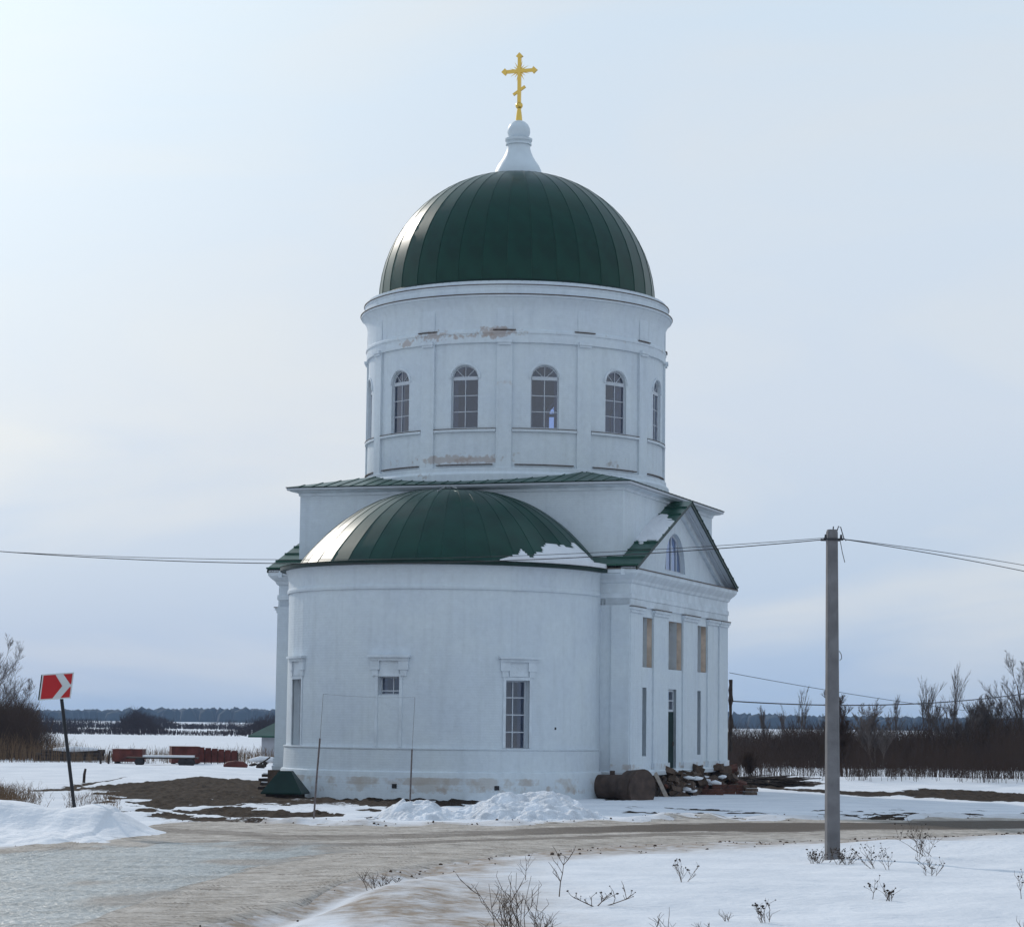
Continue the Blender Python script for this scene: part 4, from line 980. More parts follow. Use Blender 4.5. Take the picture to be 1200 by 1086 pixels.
# masonry base exposed along the side
fb = loc_c(5.9, -7.35); tank = empty('rusty_tank', (fb.x, fb.y, 0), 0)
p_l = at(694, 925, fb.y+.3); p_r = at(752, 921, fb.y-1.2)
tank.location = (p_l[0], p_l[1], 0)
tag(tank, 'rusty brown cylindrical tank lying against the right foot of the church', 'tank')
v0 = Vector((0,0,.42)); v1 = Vector((p_r[0]-p_l[0], p_r[1]-p_l[1], .36)); 
mb = MB(); mb.tube([v0, v0.lerp(v1,.25), v0.lerp(v1,.55), v0.lerp(v1,.68), v0.lerp(v1,.74), v0.lerp(v1,.97), v1], [.38,.41,.44,.47,.60,.66,.52], 22); o = mb.build('shell', M_tank, tank, True); sharpen(o, 40)
e1 = (v1-v0).normalized(); mb = MB(); mb.tube([v1-e1*.03, v1+e1*.05], [.67,.67], 22); o = mb.build('end_rim', M_tank, tank, True); sharpen(o,40)
MB().tube([v0+e1*.9+Vector((0,0,.35)), v0+e1*.9+Vector((0,0,.55))], .09, 10).build('neck', M_tank, tank)
# pillar stub under the door, leaning board
db = Vector(at(785, 931, loc_c(7.9,-1.6).y)); 
o = MB().tube([(0,0,-.1),(.02,0,.3),(0,0,.62),(.03,0,.93)], [.24,.21,.19,.17], 7).build('masonry_stub', M_found); o.location = (db.x, db.y, 0); tag(o, 'brown masonry stub standing directly below the dark church door', 'masonry stub')
bl = at(781, 930, loc_c(8.3,-3.0).y-.6); 
mb = MB(); mb.box(-.07,.07,-.02,.02,-.05,.95); o = mb.build('leaning_board', M_wood); o.location = (bl[0], bl[1], .0); o.rotation_euler = (-.35,-.38,.2); tag(o, 'pale board leaning on the rubble right of the rusty tank', 'board')
mb = MB(); mb.box(-.06,.06,-.02,.02,-.05,.8); o = mb.build('leaning_board', M_dwood); o.location = (bl[0]-.35, bl[1]+.25, .0); o.rotation_euler = (-.3,.55,.1); tag(o, 'dark board crossing behind the pale leaning board at the rubble', 'board')
# rubble pile of stones and brick lumps
rp = loc_c(7.1, 1.0); rub = empty('rubble_pile', (rp.x, rp.y, 0), -0.33581+PI/2)   # local x runs along the portico (+b)
tag(rub, 'heap of brown stones and broken brick below the portico wall', 'rubble')
for i in range(190):
    x = random.uniform(-4.6, 5.4); y = random.uniform(-.45, .35); top = .80*ss(-.9,.2,-y)*(.75+.5*math.sin(x*1.9+1)**2)
    z = random.uniform(0, max(.1,top)); mb = MB(); (block(mb, random.uniform(.10,.26), i) if i % 3 else rock(mb, (0,0,0), random.uniform(.08,.18), i))
    o = mb.build('stone', M_found if random.random() < .9 else M_redbr, rub); o.location = (x, -y, z); o.rotation_euler = (0,0,random.uniform(0,6))
mb = MB()
for i in range(18):
    x = random.choice([-3.1,-2.6,-.2,1.9,2.2])+random.uniform(-.5,.5); mb = MB(); rock(mb, (0,0,0), random.uniform(.12,.28), 500+i, .45); o = mb.build('snow_lump', M_snow, rub, True); o.location = (x, random.uniform(-.5,-.1), random.uniform(.12,.66))
def brick_block(u, v, Y, L, Hh, label, m=M_redbr, course=3):
    x, y, z = at(u, v, Y); g = float(H(x,y)); e = empty('brick_block', (x,y,g), random.uniform(-.3,.3)); tag(e, label, 'brick block')
    bh = Hh/course; 
    for r in range(course):
        n = max(2,int(L/.27)); bw = L/n; off = (r%2)*bw*.3
        for k in range(n):
            for dpt in (0,1):
                x0 = -L/2+k*bw+off*.5+random.uniform(-.012,.012); MB().box(x0, x0+bw-.015, -.13+dpt*.14+random.uniform(-.01,.01), -.0+dpt*.14, r*bh, r*bh+bh-.012).build('brick', m, e)
YR = loc_c(8.2,2).y
brick_block(830, 937, YR-2, 1.1, .22, 'low row of loose red bricks in the snow before the rubble heap')
brick_block(853, 935, YR-1, 1.15, .36, 'larger red brick chunk right of the low brick row')
brick_block(879, 937, YR-1.5, .5, .36, 'small brown brick cube at the far right end of the rubble', M_found)
# brushwood lying right of the church
bw = empty('brush_heap', (*gp(905, 921), 0)); 
def segs_mesh(name, P0, P1, R0, R1, m, parent=None):
    P0 = np.asarray(P0,float); P1 = np.asarray(P1,float); R0 = np.asarray(R0,float)[:,None]; R1 = np.asarray(R1,float)[:,None]; n = len(P0)
    d = P1-P0; d /= np.linalg.norm(d,axis=1,keepdims=True)+1e-9
    ref = np.where(np.abs(d[:,2:3])>.8, np.array([[1.,0,0]]), np.array([[0,0,1.]])); a = np.cross(d,ref); a /= np.linalg.norm(a,axis=1,keepdims=True)+1e-9; b = np.cross(d,a)
    V = np.zeros((n,6,3))
    for k in range(3):
        t = 2*PI*k/3; o = a*math.cos(t)+b*math.sin(t); V[:,k]=P0+o*R0; V[:,3+k]=P1+o*R1
    base = (np.arange(n)*6)[:,None]; Q = np.concatenate([base+np.array([[0,1,4,3]]), base+np.array([[1,2,5,4]]), base+np.array([[2,0,3,5]])])
    return np_mesh(name, V.reshape(-1,3), Q, m, parent)
n = 260; t = rng.random(n); P0 = np.c_[rng.uniform(-1.6,.6,n), rng.uniform(-1,1,n), rng.uniform(0,.35,n)]; dd = np.c_[rng.uniform(.4,1.5,n), rng.uniform(-.7,.3,n), rng.uniform(-.2,.15,n)]
P1 = P0+dd; P1[:,2] = np.maximum(P1[:,2], .03)
segs_mesh('brushwood', P0, P1, np.full(n,.025), np.full(n,.010), M_dwood, bw); tag(bw, 'heap of dark cut branches lying right of the portico', 'brush heap')
# corner: dark service drop with rusty edge on far corner of portico
jb = loc_c(6.62, 6.95, 0); mb = MB(); rj = random.Random(3)
z = 1.5; pts = []
while z < 4.4:
    pts.append((rj.uniform(-.02,.02), rj.uniform(-.03,.03), z)); z += .2
o = MB().tube(pts, [rj.uniform(.05,.11) for _ in pts], 6).build('cable_conduit', M_dwood); o.location = (jb.x+.06, jb.y, 0)
tag(o, 'dark rough conduit running up the far corner of the portico', 'conduit')

# ================================================================== POLES AND WIRES
def concrete_pole(x, y, z0, h, name='utility_pole'):
    p = empty(name, (x, y, z0), .12)
    w0, w1 = .128, .098
    V = []; Q = []; ch = .03
    def ring(w, z): return [(-w+ch,-w,z),(w-ch,-w,z),(w,-w+ch,z),(w,w-ch,z),(w-ch,w,z),(-w+ch,w,z),(-w,w-ch,z),(-w,-w+ch,z)]
    zs_ = [-.4, h*.35, h*.7, h-.05, h]; ws = [w0, w0-(w0-w1)*.35, w0-(w0-w1)*.7, w1, w1-.015]
    for z, w in zip(zs_, ws): V += ring(w, z)
    for i in range(len(zs_)-1):
        for j in range(8): Q.append((i*8+j, i*8+(j+1)%8, (i+1)*8+(j+1)%8, (i+1)*8+j))
    Q.append(tuple((len(zs_)-1)*8+j for j in range(8)))
    mesh('shaft', V, Q, M_conc, p)
    MB().box(-.19,.19,-.125,-.10,h-.21,h-.17).box(-.19,.19,.10,.125,h-.21,h-.17).build('clamp_band', M_wire, p)
    for s in (-1,1): MB().tube([(s*.15,-.11,h-.19),(s*.15,-.11,h-.10)], [.03,.018], 8).build('insulator', M_wire, p)
    mb = MB(); mb.tube([(.02,0,h-.02),(.03,0,h+.06)], .012, 5); mb.tube([(.09,0,h-.05),(.13,0,h+.07),(.17,0,h+.05),(.24,.03,h-.16),(.29,.05,h-.20)], .010, 5); mb.tube([(.16,0,h-.2),(.2,0,h-.42),(.25,0,h-.62)], .007, 5)
    mb.tube([(.11,-.1,h-2.3),(.15,-.1,h-2.36),(.16,-.1,h-2.44),(.12,-.1,h-2.48)], .007, 5)
    mb.build('loose_wire', M_wire, p)
    return p
PX, PY = gp(975.5, 1001, .12); PZ = .12
PB = float(H(PX,PY))-.02
pole = concrete_pole(PX, PY, PB, at(975,620.5,PY)[2]-PB); tag(pole, 'grey concrete utility pole standing in the foreground snow at the right', 'utility pole')
print('pole', PX, PY, float(H(PX,PY)))
pz = at(975, 632, PY)[2]
def wire(pts, label, r=.009, n=24, grp=None):
    # pts: three points -> parabola in t
    A, B, C_ = [Vector(p) for p in pts]; P = []
    tb = (Vector((B.x-A.x,B.y-A.y)).length)/(Vector((C_.x-A.x,C_.y-A.y)).length)
    for i in range(n+1):
        t = i/n; z = A.z*(t-tb)*(t-1)/((0-tb)*(0-1)) + B.z*t*(t-1)/(tb*(tb-1)) + C_.z*t*(t-tb)/(1-tb)
        P.append((A.x+(C_.x-A.x)*t, A.y+(C_.y-A.y)*t, z))
    o = MB().tube(P, r, 5).build('overhead_wire', M_wire); tag(o, label, 'wire', grp); return o
def on_line(u, v, A, B):        # point of the vertical plane through A,B seen at (u,v)
    d = ray(u, v); ax_, ay_ = A; bx_, by_ = B; nx, ny = by_-ay_, -(bx_-ax_)
    t = (nx*ax_+ny*ay_)/(nx*d[0]+ny*d[1]); return (float(d[0]*t), float(d[1]*t), float(EYE+d[2]*t))
LP = (-17.5, 55.0); RP_ = (26.0, 76.0)
A = (PX-.12, PY, pz)
B = on_line(400, 660.5, (PX,PY), LP); C_ = on_line(-60, 641, (PX,PY), LP)
wire([A, B, C_], 'lower of the two sagging wires running left from the concrete pole past the church'); 
B2 = on_line(400, 655.5, (PX,PY), LP); C2 = on_line(-60, 642.5, (PX,PY), LP)
wire([(PX-.12, PY+.02, pz+.03), B2, C2], 'upper of the two sagging wires running left from the concrete pole past the church', r=.006)
Ar = (PX+.14, PY, pz+.02)
wire([Ar, on_line(1090,649,(PX,PY),RP_), on_line(1260,682,(PX,PY),RP_)], 'lower wire running right from the top of the concrete pole')
wire([Ar, on_line(1090,645.5,(PX,PY),RP_), on_line(1260,673,(PX,PY),RP_)], 'upper wire running right from the top of the concrete pole', r=.007)
cj = loc_c(6.75, 6.85); TR = (42, 150)
wire([at(855,788,cj.y), on_line(980,810,(cj.x,cj.y),TR), on_line(1130,832,(cj.x,cj.y),TR)], 'thin upper service wire leaving the far corner of the church towards the trees', r=.012)
wire([at(855,821,cj.y), on_line(1010,826,(cj.x,cj.y),TR), on_line(1230,808,(cj.x,cj.y),TR)], 'thick lower service wire leaving the far corner of the church towards the trees', r=.025)

# ================================================================== ROAD SIGN
SX, SY = -13.4*56/77.3, 56.0; SX = at(89, 936, SY)[0]
sign = empty('road_sign', (SX, SY, .35)); tag(sign, 'leaning black post carrying a red and white chevron arrow board', 'road sign')
bz = at(67, 804, SY); top = Vector((bz[0]-SX, 0, bz[2]-.35))
MB().tube([(.05,0,-.4), top+Vector((.02,.03,.28))], .040, 10).build('post', M_post, sign)
brd = empty('tmp'); bpy.data.objects.remove(brd)
tilt = math.radians(4.5); w, h = .355, .295
def bp(x, z, d): # board plane coordinates -> sign local, yawed and tilted
    xx = x*math.cos(tilt)-z*math.sin(tilt)*-1*0 ; 
    X = x*math.cos(tilt) - z*math.sin(-.10); Z = z*math.cos(.10) + x*math.sin(tilt)
    return (top.x+X, -.06-d, top.z+Z)
def plate(name, poly, d0, d1, m, par):
    n = len(poly); V = [bp(x,z,d1) for x,z in poly]+[bp(x,z,d0) for x,z in poly]
    return mesh(name, V, [tuple(range(n)), tuple(reversed(range(n,2*n)))]+[(i,i+n,(i+1)%n+n,(i+1)%n) for i in range(n)], m, par)
board = plate('board', [(-w,-h),(w,-h),(w,h),(-w,h)], 0, .015, M_signw, sign)
plate('board_back', [(-w-.035,-h+.01),(w-.04,-h+.01),(w-.04,h-.01),(-w-.035,h-.01)], -.04, -.02, M_post, sign)
b = .028
plate('red_field', [(-w+b,-h+b),(-.06,-h+b),(.13,0),(-.06,h-b),(-w+b,h-b)], .015, .019, M_signr, board)
plate('red_field', [(.12,-h+b),(w-b,-h+b),(w-b,-.055),(.312,-.02)], .015, .019, M_signr, board)
plate('red_field', [(w-b,.055),(w-b,h-b),(.12,h-b),(.312,.02)], .015, .019, M_signr, board)

# ================================================================== YARD, LEFT BACKGROUND
def sheet_box(u0, u1, vt, vb, Y, dep, name, label, npan=2, h=None, rz=0, cat='metal box'):
    x0 = at(u0, vb, Y)[0]; x1 = at(u1, vb, Y)[0]; z1 = at((u0+u1)/2, vt, Y)[2]; z0 = 0.0
    e = empty(name, ((x0+x1)/2, Y, 0), rz); tag(e, label, cat); W_ = (x1-x0)/2
    MB().box(-W_+.04,W_-.04,-dep/2+.04,dep/2-.04,.12,z1-.04).build('body', M_dwood, e)
    for k in range(npan):
        p, q = -W_+2*W_*k/npan, -W_+2*W_*(k+1)/npan
        MB().box(p+.01,q-.01,-dep/2-.02+.03*(k%2),-dep/2+.03,.10,z1+.02*(k%3)).build('sheet', M_redmt, e)
        MB().box(p+.01,q-.01,dep/2-.03,dep/2+.02,.10,z1).build('sheet', M_redmt, e)
    for s in (-1,1): MB().box(s*W_-.02,s*W_+.02,-dep/2-.03,dep/2+.03,.10,z1+.01).build('sheet', M_redmt, e)
    MB().box(-W_-.03,W_+.03,-dep/2-.05,dep/2+.05,z1,z1+.04).build('lid', M_redmt, e)
    for sx_ in (-1,1): MB().box(sx_*W_*.8-.06,sx_*W_*.8+.06,-dep/2,dep/2,-.1,.12).build('skid', M_dwood, e)
    return e
YB = 140.0
e = sheet_box(134, 168, 878, 897, YB, 1.4, 'metal_box', 'small rusty red metal box with a snow dab on its lid', 1)
mb = MB(); rock(mb, (.12,-.3,at(150,878,YB)[2]+.05), .22, 9, .4); mb.build('snow_dab', M_snow, e, True)
e = sheet_box(200, 232, 875, 896, YB-2, 2.0, 'metal_box', 'larger dark red metal container at the left end of the panel row', 2, rz=.2)
pr = empty('panel_row', (at(232,895,YB)[0], YB, 0), 0.06); tag(pr, 'row of rusty red sheet panels joined to the larger container', 'fence panels')
xe = at(278,895,YB)[0]-at(232,895,YB)[0]
for k in range(6):
    hh = .95-.035*k; x0 = xe*k/6; MB().box(x0+.02, x0+xe/6-.02, -.03+.03*(k%2), .03+.03*(k%2), .10, hh).build('sheet', M_redmt, pr)
for k in range(7): MB().box(xe*k/6-.03, xe*k/6+.03, .07, .13, -.1, .85-.03*k).build('fence_post', M_dwood, pr)
# flat trailer / bench
tx, ty = at(190, 898, 134)[0], 134; tr = empty('flat_cart', (tx, ty, 0), .05); tag(tr, 'low flat cart with snow on its deck between the red boxes', 'cart')
MB().box(-1.9,1.9,-.6,.6,.38,.46).build('deck', M_dwood, tr); MB().box(-1.0,1.7,-.55,.55,.46,.56).build('snow_cover', M_snow, tr)
for x_ in (-1.2,1.1,1.5):
    for y_ in (-.5,.5):
        MB().tube([(x_,y_-.08,.2),(x_,y_+.08,.2)], .22, 14).build('wheel', M_tyre, tr)
# snow-capped log pile left
lx_, ly_ = at(82, 893, 146)[0], 146; lp = empty('log_pile', (lx_, ly_, 0), 0.02); tag(lp, 'long dark log pile capped with snow behind the chevron sign', 'log pile')
for r in range(3):
    for k in range(3-r):
        x0 = random.uniform(-.2,.2); MB().tube([(-1.85+x0,-.3+k*.3+r*.15,.12+r*.2),(0,-.3+k*.3+r*.15,.13+r*.2),(1.85+x0,-.3+k*.3+r*.15,.16+r*.2)], [.14,.135,.12], 8).build('log', M_dwood, lp)
MB().tube([(-1.0,0,.62),(.2,0,.66),(1.6,0,.64)], [.12,.2,.1], 8).build('snow_cap', M_snow, lp, True)
# posts in the snow
for i, (u, v, vt) in enumerate([(98,917,901),(118,895,879),(127,895,880)]):
    x, y = gp(u, v); ht = (v-vt)/2900*y; o = MB().tube([(0,0,-.2),(.02*(-1)**i,0,ht*.6),(.06*(-1)**i,0,ht)], [.06,.055,.045], 7).build('fence_post', M_dwood); o.location = (x,y,float(H(x,y)))
    tag(o, ['short thin grey stake in the snow just right of the chevron sign post','left of two dark stumps beside the small red box','right of two dark stumps, next to the small red box'][i], 'stake')
# half buried boat-like trough, tyres, snow covered car near the portico
tx, ty = at(276, 899, 128)[0], 128; tb = empty('trough', (tx, ty, float(H(tx,ty))), .1); tag(tb, 'dark brown upturned trough half buried in snow near the hut', 'trough')
mb = MB(); mb.tube([(-.62,0,.14),(-.4,0,.17),(0,0,.19),(.4,0,.17),(.62,0,.13)], [.06,.18,.22,.19,.07], 10); o = mb.build('shell', M_redmt, tb, True)
mb = MB(); rock(mb, (0,0,.36), .10, 77); mb.build('knob', M_dwood, tb)
cx_, cy_ = at(309, 901, 122)[0], 122.0
dh = empty('debris_heap', (cx_, cy_, float(H(cx_,cy_))), .0); tag(dh, 'dark scrap heap under a cap of snow just left of the portico corner', 'scrap heap')
for i in range(9):
    mb = MB(); rock(mb, (0,0,0), random.uniform(.12,.24), 800+i, .8); o = mb.build('scrap_lump', M_dwood, dh); o.location = (random.uniform(-.6,.7), random.uniform(-.3,.3), random.uniform(.05,.3))
MB().tube([(-.75,0,.38),(-.2,0,.44),(.4,.05,.42),(.85,.05,.30)], [.06,.15,.14,.05], 9).build('snow_cap', M_snow, dh, True)
MB().tube([(-.3,-.35,.1),(.35,-.45,.55)], .04, 5).build('bent_pipe', M_dwood, dh)
# hut with green roof behind the church
hY = 158; h0 = at(306, 893, hY)[0]; h1 = h0+4.6; hut = empty('hut', ((h0+h1)/2, hY+2, 0)); tag(hut, 'small pale rendered hut with a green roof behind the left church wall', 'hut')
zt = at(315,862,hY)[2]; hw = (h1-h0)/2
MB().box(-hw,hw,-2,2,-.1,zt+.02).build('wall', M_hut, hut)
zr_ = at(330,846,hY)[2]+.15
for i,(a,b_,c,d) in enumerate([((-hw-.8,-2.6,zt),(hw+.8,-2.6,zt),(.9,0,zr_+.2),(-.9,0,zr_+.2)),((hw+.8,-2.6,zt),(hw+.8,2.6,zt),(.9,0,zr_+.2),(.9,0,zr_+.2)),((hw+.8,2.6,zt),(-hw-.8,2.6,zt),(-.9,0,zr_+.2),(.9,0,zr_+.2)),((-hw-.8,2.6,zt),(-hw-.8,-2.6,zt),(-.9,0,zr_+.2),(-.9,0,zr_+.2))]):
    V = [Vector(p) for p in (a,b_,c,d)]; V += [v-Vector((0,0,.10)) for v in V[:2]]
    MB().add(V, [(0,1,2,3),(4,5,1,0)]).build('roof_panel', M_green2, hut)
MB().box(-hw-.78,hw+.78,-2.58,2.58,zt-.1,zt-.02).build('eave', M_gdark, hut)
MB().box(.6,1.3,-2.03,-1.98,.7,1.5).build('window', M_tyre, hut)

# ================================================================== VEGETATION
def stems(n, xy, h, lean=.15, twigs=5, r=.012, tl=.35, up=.6, seg=3, seed=1, hz=None):
    """upright bare shoots with side twigs, vectorised -> segment arrays"""
    g = np.random.default_rng(seed); x, y = xy; z = H(x,y) if hz is None else hz
    hh = h*g.uniform(.55,1.1,n); az = g.uniform(0,2*PI,n); le = np.abs(g.normal(0,lean,n))
    P = [np.c_[x,y,z-.05]]; 
    for k in range(1,seg+1):
        f = k/seg; w = g.normal(0,.02,(n,2))*hh[:,None]
        P.append(np.c_[x+np.cos(az)*le*hh*f**1.4+w[:,0], y+np.sin(az)*le*hh*f**1.4+w[:,1], z+hh*f])
    P0=[];P1=[];R0=[];R1=[]
    for k in range(seg):
        P0.append(P[k]); P1.append(P[k+1]); R0.append(np.full(n, r*(1-k/seg*.75))); R1.append(np.full(n, r*(1-(k+1)/seg*.75)))
    for q in range(twigs):
        f = g.uniform(.2,.98,n)*seg; k = np.minimum(f.astype(int), seg-1); fr = (f-k)[:,None]
        PP = np.stack(P); idx = np.arange(n); a = PP[k,idx]*(1-fr)+PP[k+1,idx]*fr
        t = g.uniform(0,2*PI,n); L = tl*hh*g.uniform(.4,1,n)
        b = a+np.c_[np.cos(t)*L*.5, np.sin(t)*L*.5, L*up+L*g.uniform(-.1,.4,n)]
        P0.append(a); P1.append(b); R0.append(np.full(n,r*.5)); R1.append(np.full(n,r*.2))
        c = b+np.c_[np.cos(t+.8)*L*.25, np.sin(t+.8)*L*.25, L*.5]; m_ = a*.4+b*.6
        P0.append(m_); P1.append(c); R0.append(np.full(n,r*.35)); R1.append(np.full(n,r*.15))
    return np.concatenate(P0), np.concatenate(P1), np.concatenate(R0), np.concatenate(R1)
def cat_(*a): return tuple(np.concatenate(z) for z in zip(*a))
def clump_xy(n, fx, y0, y1, seed, cl=1.0):
    g = np.random.default_rng(seed); y = g.uniform(y0, y1, n); u = g.uniform(fx[0], fx[1], n); return (u-600)/2900*y, y
# right: brush belt (stuff) – height varies
g = np.random.default_rng(5)
n = 6500; y = g.uniform(150,185,n); u = g.uniform(850,1330,n); x = (u-600)/2900*y
hv = 1.75+.6*ss(1000,1180,u)+1.3*vn(x/3.0,y/6,5)+.9*np.clip(vn(x/1.3,y/3,6),0,1)
sA = stems(n,(x,y),hv,.22,7,.020,.38,.55,3,11)
tag(segs_mesh('brush_belt', *sA, M_twig), 'dense dark belt of bare brush behind the snow at the right', 'brush', kind='stuff')
n = 3800; y = g.uniform(108,128,n); u = g.uniform(1000,1320,n)+40*vn(y/5,y*0,3); u = np.where(g.random(n)<.25, g.uniform(860,1010,n), u); x = (u-600)/2900*y
hv = 1.0+.5*ss(1020,1200,u)+1.7*vn(x/1.1,y/4,8)+.5*vn(x/.3,y,9)
keep = (vn(x/1.6,y/2.5,18)+.6*vn(x/.5,y/.8,28) > -.02)
x, y, u, hv = x[keep], y[keep], u[keep], hv[keep]; n = len(x)
hv = np.where(u<1010, hv*.9, hv)
sB = stems(n,(x,y),np.maximum(hv,.2),.26,6,.009,.5,.7,3,12)
tag(segs_mesh('young_shoots', *sB, M_twig), 'thin upright bare shoots along the snow edge at the right', 'shoots', kind='stuff')
# left: brush mass, reeds, straw
n = 3200; y = g.uniform(150,185,n); u = g.uniform(-120,52,n)+g.normal(0,12,n); x = (u-600)/2900*y
hv = 2.5*ss(95,20,u)+.6+.8*vn(x/2,y/4,9)
sC = stems(n,(x,y),hv,.22,7,.019,.4,.5,3,13)
tag(segs_mesh('brush_belt', *sC, M_twig), 'dark brown bare brush mass at the far left edge', 'brush', kind='stuff')
n = 2600; y = g.uniform(140,165,n); u = g.uniform(-80,340,n); x = (u-600)/2900*y; hv = .55+.7*ss(130,60,u)+.7*vn(x/2,y/3,19); keep = hv>.35
x, y, hv = x[keep], y[keep], hv[keep]; n = len(x)
sD = stems(n,(x,y),hv,.15,2,.012,.3,.9,2,14)
tag(segs_mesh('dry_reeds', *sD, M_straw), 'pale dry reeds standing in the snow behind the red boxes', 'reeds', kind='stuff')
n = 2600; y = g.uniform(64,80,n); u = np.where(g.random(n)<.86, g.normal(-5,26,n), g.uniform(85,150,n)); x = (u-600)/2900*y
sE = stems(n,(x,y),np.where(u<70,.30,.15)*(1+1.2*vn(x/.9,y/2,5)),.7,2,.007,.5,.5,3,15)
tag(segs_mesh('dry_grass', *sE, M_straw), 'brown dry grass tussocks behind the left snow bank', 'grass', kind='stuff')
# middle distance shrub belts
def far_belt(n, u0, u1, y0, y1, h, seed, lab, env, r=.05, m=M_far):
    g = np.random.default_rng(seed); y = g.uniform(y0,y1,n); u = g.uniform(u0,u1,n); x = (u-600)/2900*y
    hv = h*env(u)*(1+.9*vn(x/9,y/30,seed)); k = hv>.3
    s = stems(int(k.sum()),(x[k],y[k]),hv[k],.25,6,r,.4,.4,2,seed,hz=np.zeros(int(k.sum())))
    tag(segs_mesh('far_brush', *s, m), lab, 'brush', kind='stuff')
far_belt(2600, -60, 345, 380, 460, 1.9, 31, 'reddish dark brush line crossing the left snow field', lambda u: .25+1.0*np.exp(-((u-168)/22)**2)*1.9+.8*np.exp(-((u-320)/30)**2)+.35*np.exp(-((u-60)/60)**2), r=.06)
far_belt(2200, -60, 345, 620, 720, 3.0, 32, 'dark thin hedgerow far across the left snow field', lambda u: .5+.7*np.clip(np.sin(u/23),0,1), r=.10)
# far forest ridge: many small crowns in one mass
def forest():
    g = np.random.default_rng(44); n = 5200; y = g.uniform(2300,3300,n); u = np.linspace(-500,1700,n)+g.normal(0,3,n); x = (u-600)/2900*y
    hh = (13+3.5*vn(x/160,y*0,4)*2+g.uniform(-1.5,2.0,n)); hh = np.where((u>40)&(u<150), hh*.85, hh)
    V=[];Q=[]; k=7
    for i in range(n):
        r = g.uniform(5,11); b = len(V); H1 = hh[i]
        for j in range(k):
            t = 2*PI*j/k+g.uniform(0,.5); V.append((x[i]+r*math.cos(t), y[i]+r*math.sin(t), -1.0))
        for j in range(k):
            t = 2*PI*j/k+g.uniform(0,.5); V.append((x[i]+r*.75*math.cos(t), y[i]+r*.75*math.sin(t), H1*g.uniform(.55,.85)))
        V.append((x[i]+g.uniform(-2,2), y[i], H1))
        for j in range(k):
            Q.append((b+j, b+(j+1)%k, b+k+(j+1)%k)); Q.append((b+j, b+k+(j+1)%k, b+k+j)); Q.append((b+k+j, b+k+(j+1)%k, b+2*k))
    tag(np_mesh('far_forest', V, Q, M_forest), 'blue hazy forest ridge along the whole horizon', 'forest', kind='stuff')
forest()

# bare trees ---------------------------------------------------------------
def tree(x, y, h, spread, seed, label, m=M_twig2, levels=4, group=None, up=.5, stemsn=1, r0=None):
    g = random.Random(seed); z0 = float(H(x,y)); root = empty('bare_tree', (x,y,z0)); tag(root, label, 'tree', group)
    tr_, cr_ = [], []
    def grow(p, d, L, r, lv):
        k = 4 if lv == 0 else 3; pts = [p]; q = p.copy(); dd = d.copy()
        for i in range(k):
            dd = (dd + Vector((g.gauss(0,.10),g.gauss(0,.10),g.gauss(0,.05)+up*.12))).normalized(); q = q+dd*L/k; pts.append(q.copy())
        dst = tr_ if lv == 0 else cr_
        for i in range(k):
            dst.append((pts[i], pts[i+1], r*(1-.62*i/k), r*(1-.62*(i+1)/k)))
        if lv >= levels: return
        nb = [10,7,6,5,3][lv] + g.randint(0,2)
        for j in range(nb):
            f = g.uniform(.28 if lv==0 else .15, 1.0); i = min(int(f*k), k-1); a = pts[i].lerp(pts[i+1], f*k-i)
            t = g.uniform(0,2*PI); side = Vector((math.cos(t), math.sin(t), g.uniform(-.1,.4)))
            nd_ = (dd*(1.0+up*.8) + side*spread).normalized(); grow(a, nd_, L*g.uniform(.38,.62)*(1.15-f*.45), max(r*(1-.62*f)*.5,.006), lv+1)
    for s in range(stemsn):
        d0 = Vector((g.gauss(0,.08 if stemsn==1 else .22), g.gauss(0,.08 if stemsn==1 else .22), 1)).normalized()
        grow(Vector((g.gauss(0,.25)*(stemsn>1), g.gauss(0,.25)*(stemsn>1), -.1)), d0, h*.78*(1 if s==0 else g.uniform(.6,.95)), r0 or h*.014, 0)
    for nm, L_, in [('trunk', tr_[4*q:4*q+4]) for q in range(len(tr_)//4)] + [('crown', cr_)]:
        segs_mesh(nm, [tuple(s[0]) for s in L_], [tuple(s[1]) for s in L_], [s[2] for s in L_], [s[3] for s in L_], m, root)
def T(u, vb, vt, Y, *a, **k):
    x = (u-600)/2900*Y; h = (vb-vt)/2900*Y*1.03; tree(x, Y, h, *a, **k)
T(-8, 888, 764, 190, .85, 1, 'bare rounded tree at the extreme left edge above the brush', stemsn=2)
T(24, 888, 812, 185, .8, 21, 'smaller bare tree right of the tall left-edge tree', stemsn=2)
T(1197, 900, 752, 160, .8, 2, 'tall bare tree at the extreme right edge', stemsn=2)
T(1172, 900, 815, 158, .6, 3, 'bare medium tree just left of the tall right-edge tree', stemsn=3)
T(1150, 900, 826, 160, .5, 4, 'bushy bare tree second from the tall right-edge tree', stemsn=3)
T(1127, 900, 828, 157, .6, 5, 'dense bare bushy tree right of the two slim birches', stemsn=4)
T(1107, 900, 800, 175, .35, 6, 'right one of two slim tall bare birches', levels=3)
T(1093, 900, 806, 175, .35, 7, 'left one of two slim tall bare birches', levels=3)
T(1082, 900, 830, 175, .3, 8, 'thin short sapling left of the two slim birches', levels=3)
T(1048, 900, 828, 170, .35, 9, 'single slim sapling midway between pole and birches', levels=3)
T(1025, 905, 832, 150, .7, 10, 'rounded bare shrub tree a little right of the pole', stemsn=4)
T(990, 918, 818, 118, .8, 12, 'dark bare spreading tree close behind the concrete pole', m=M_twig, stemsn=4)
T(940, 898, 822, 170, .25, 13, 'thin lone sapling left of the concrete pole', levels=3)
T(900, 898, 836, 172, .3, 14, 'short thin sapling near the portico corner', levels=3)
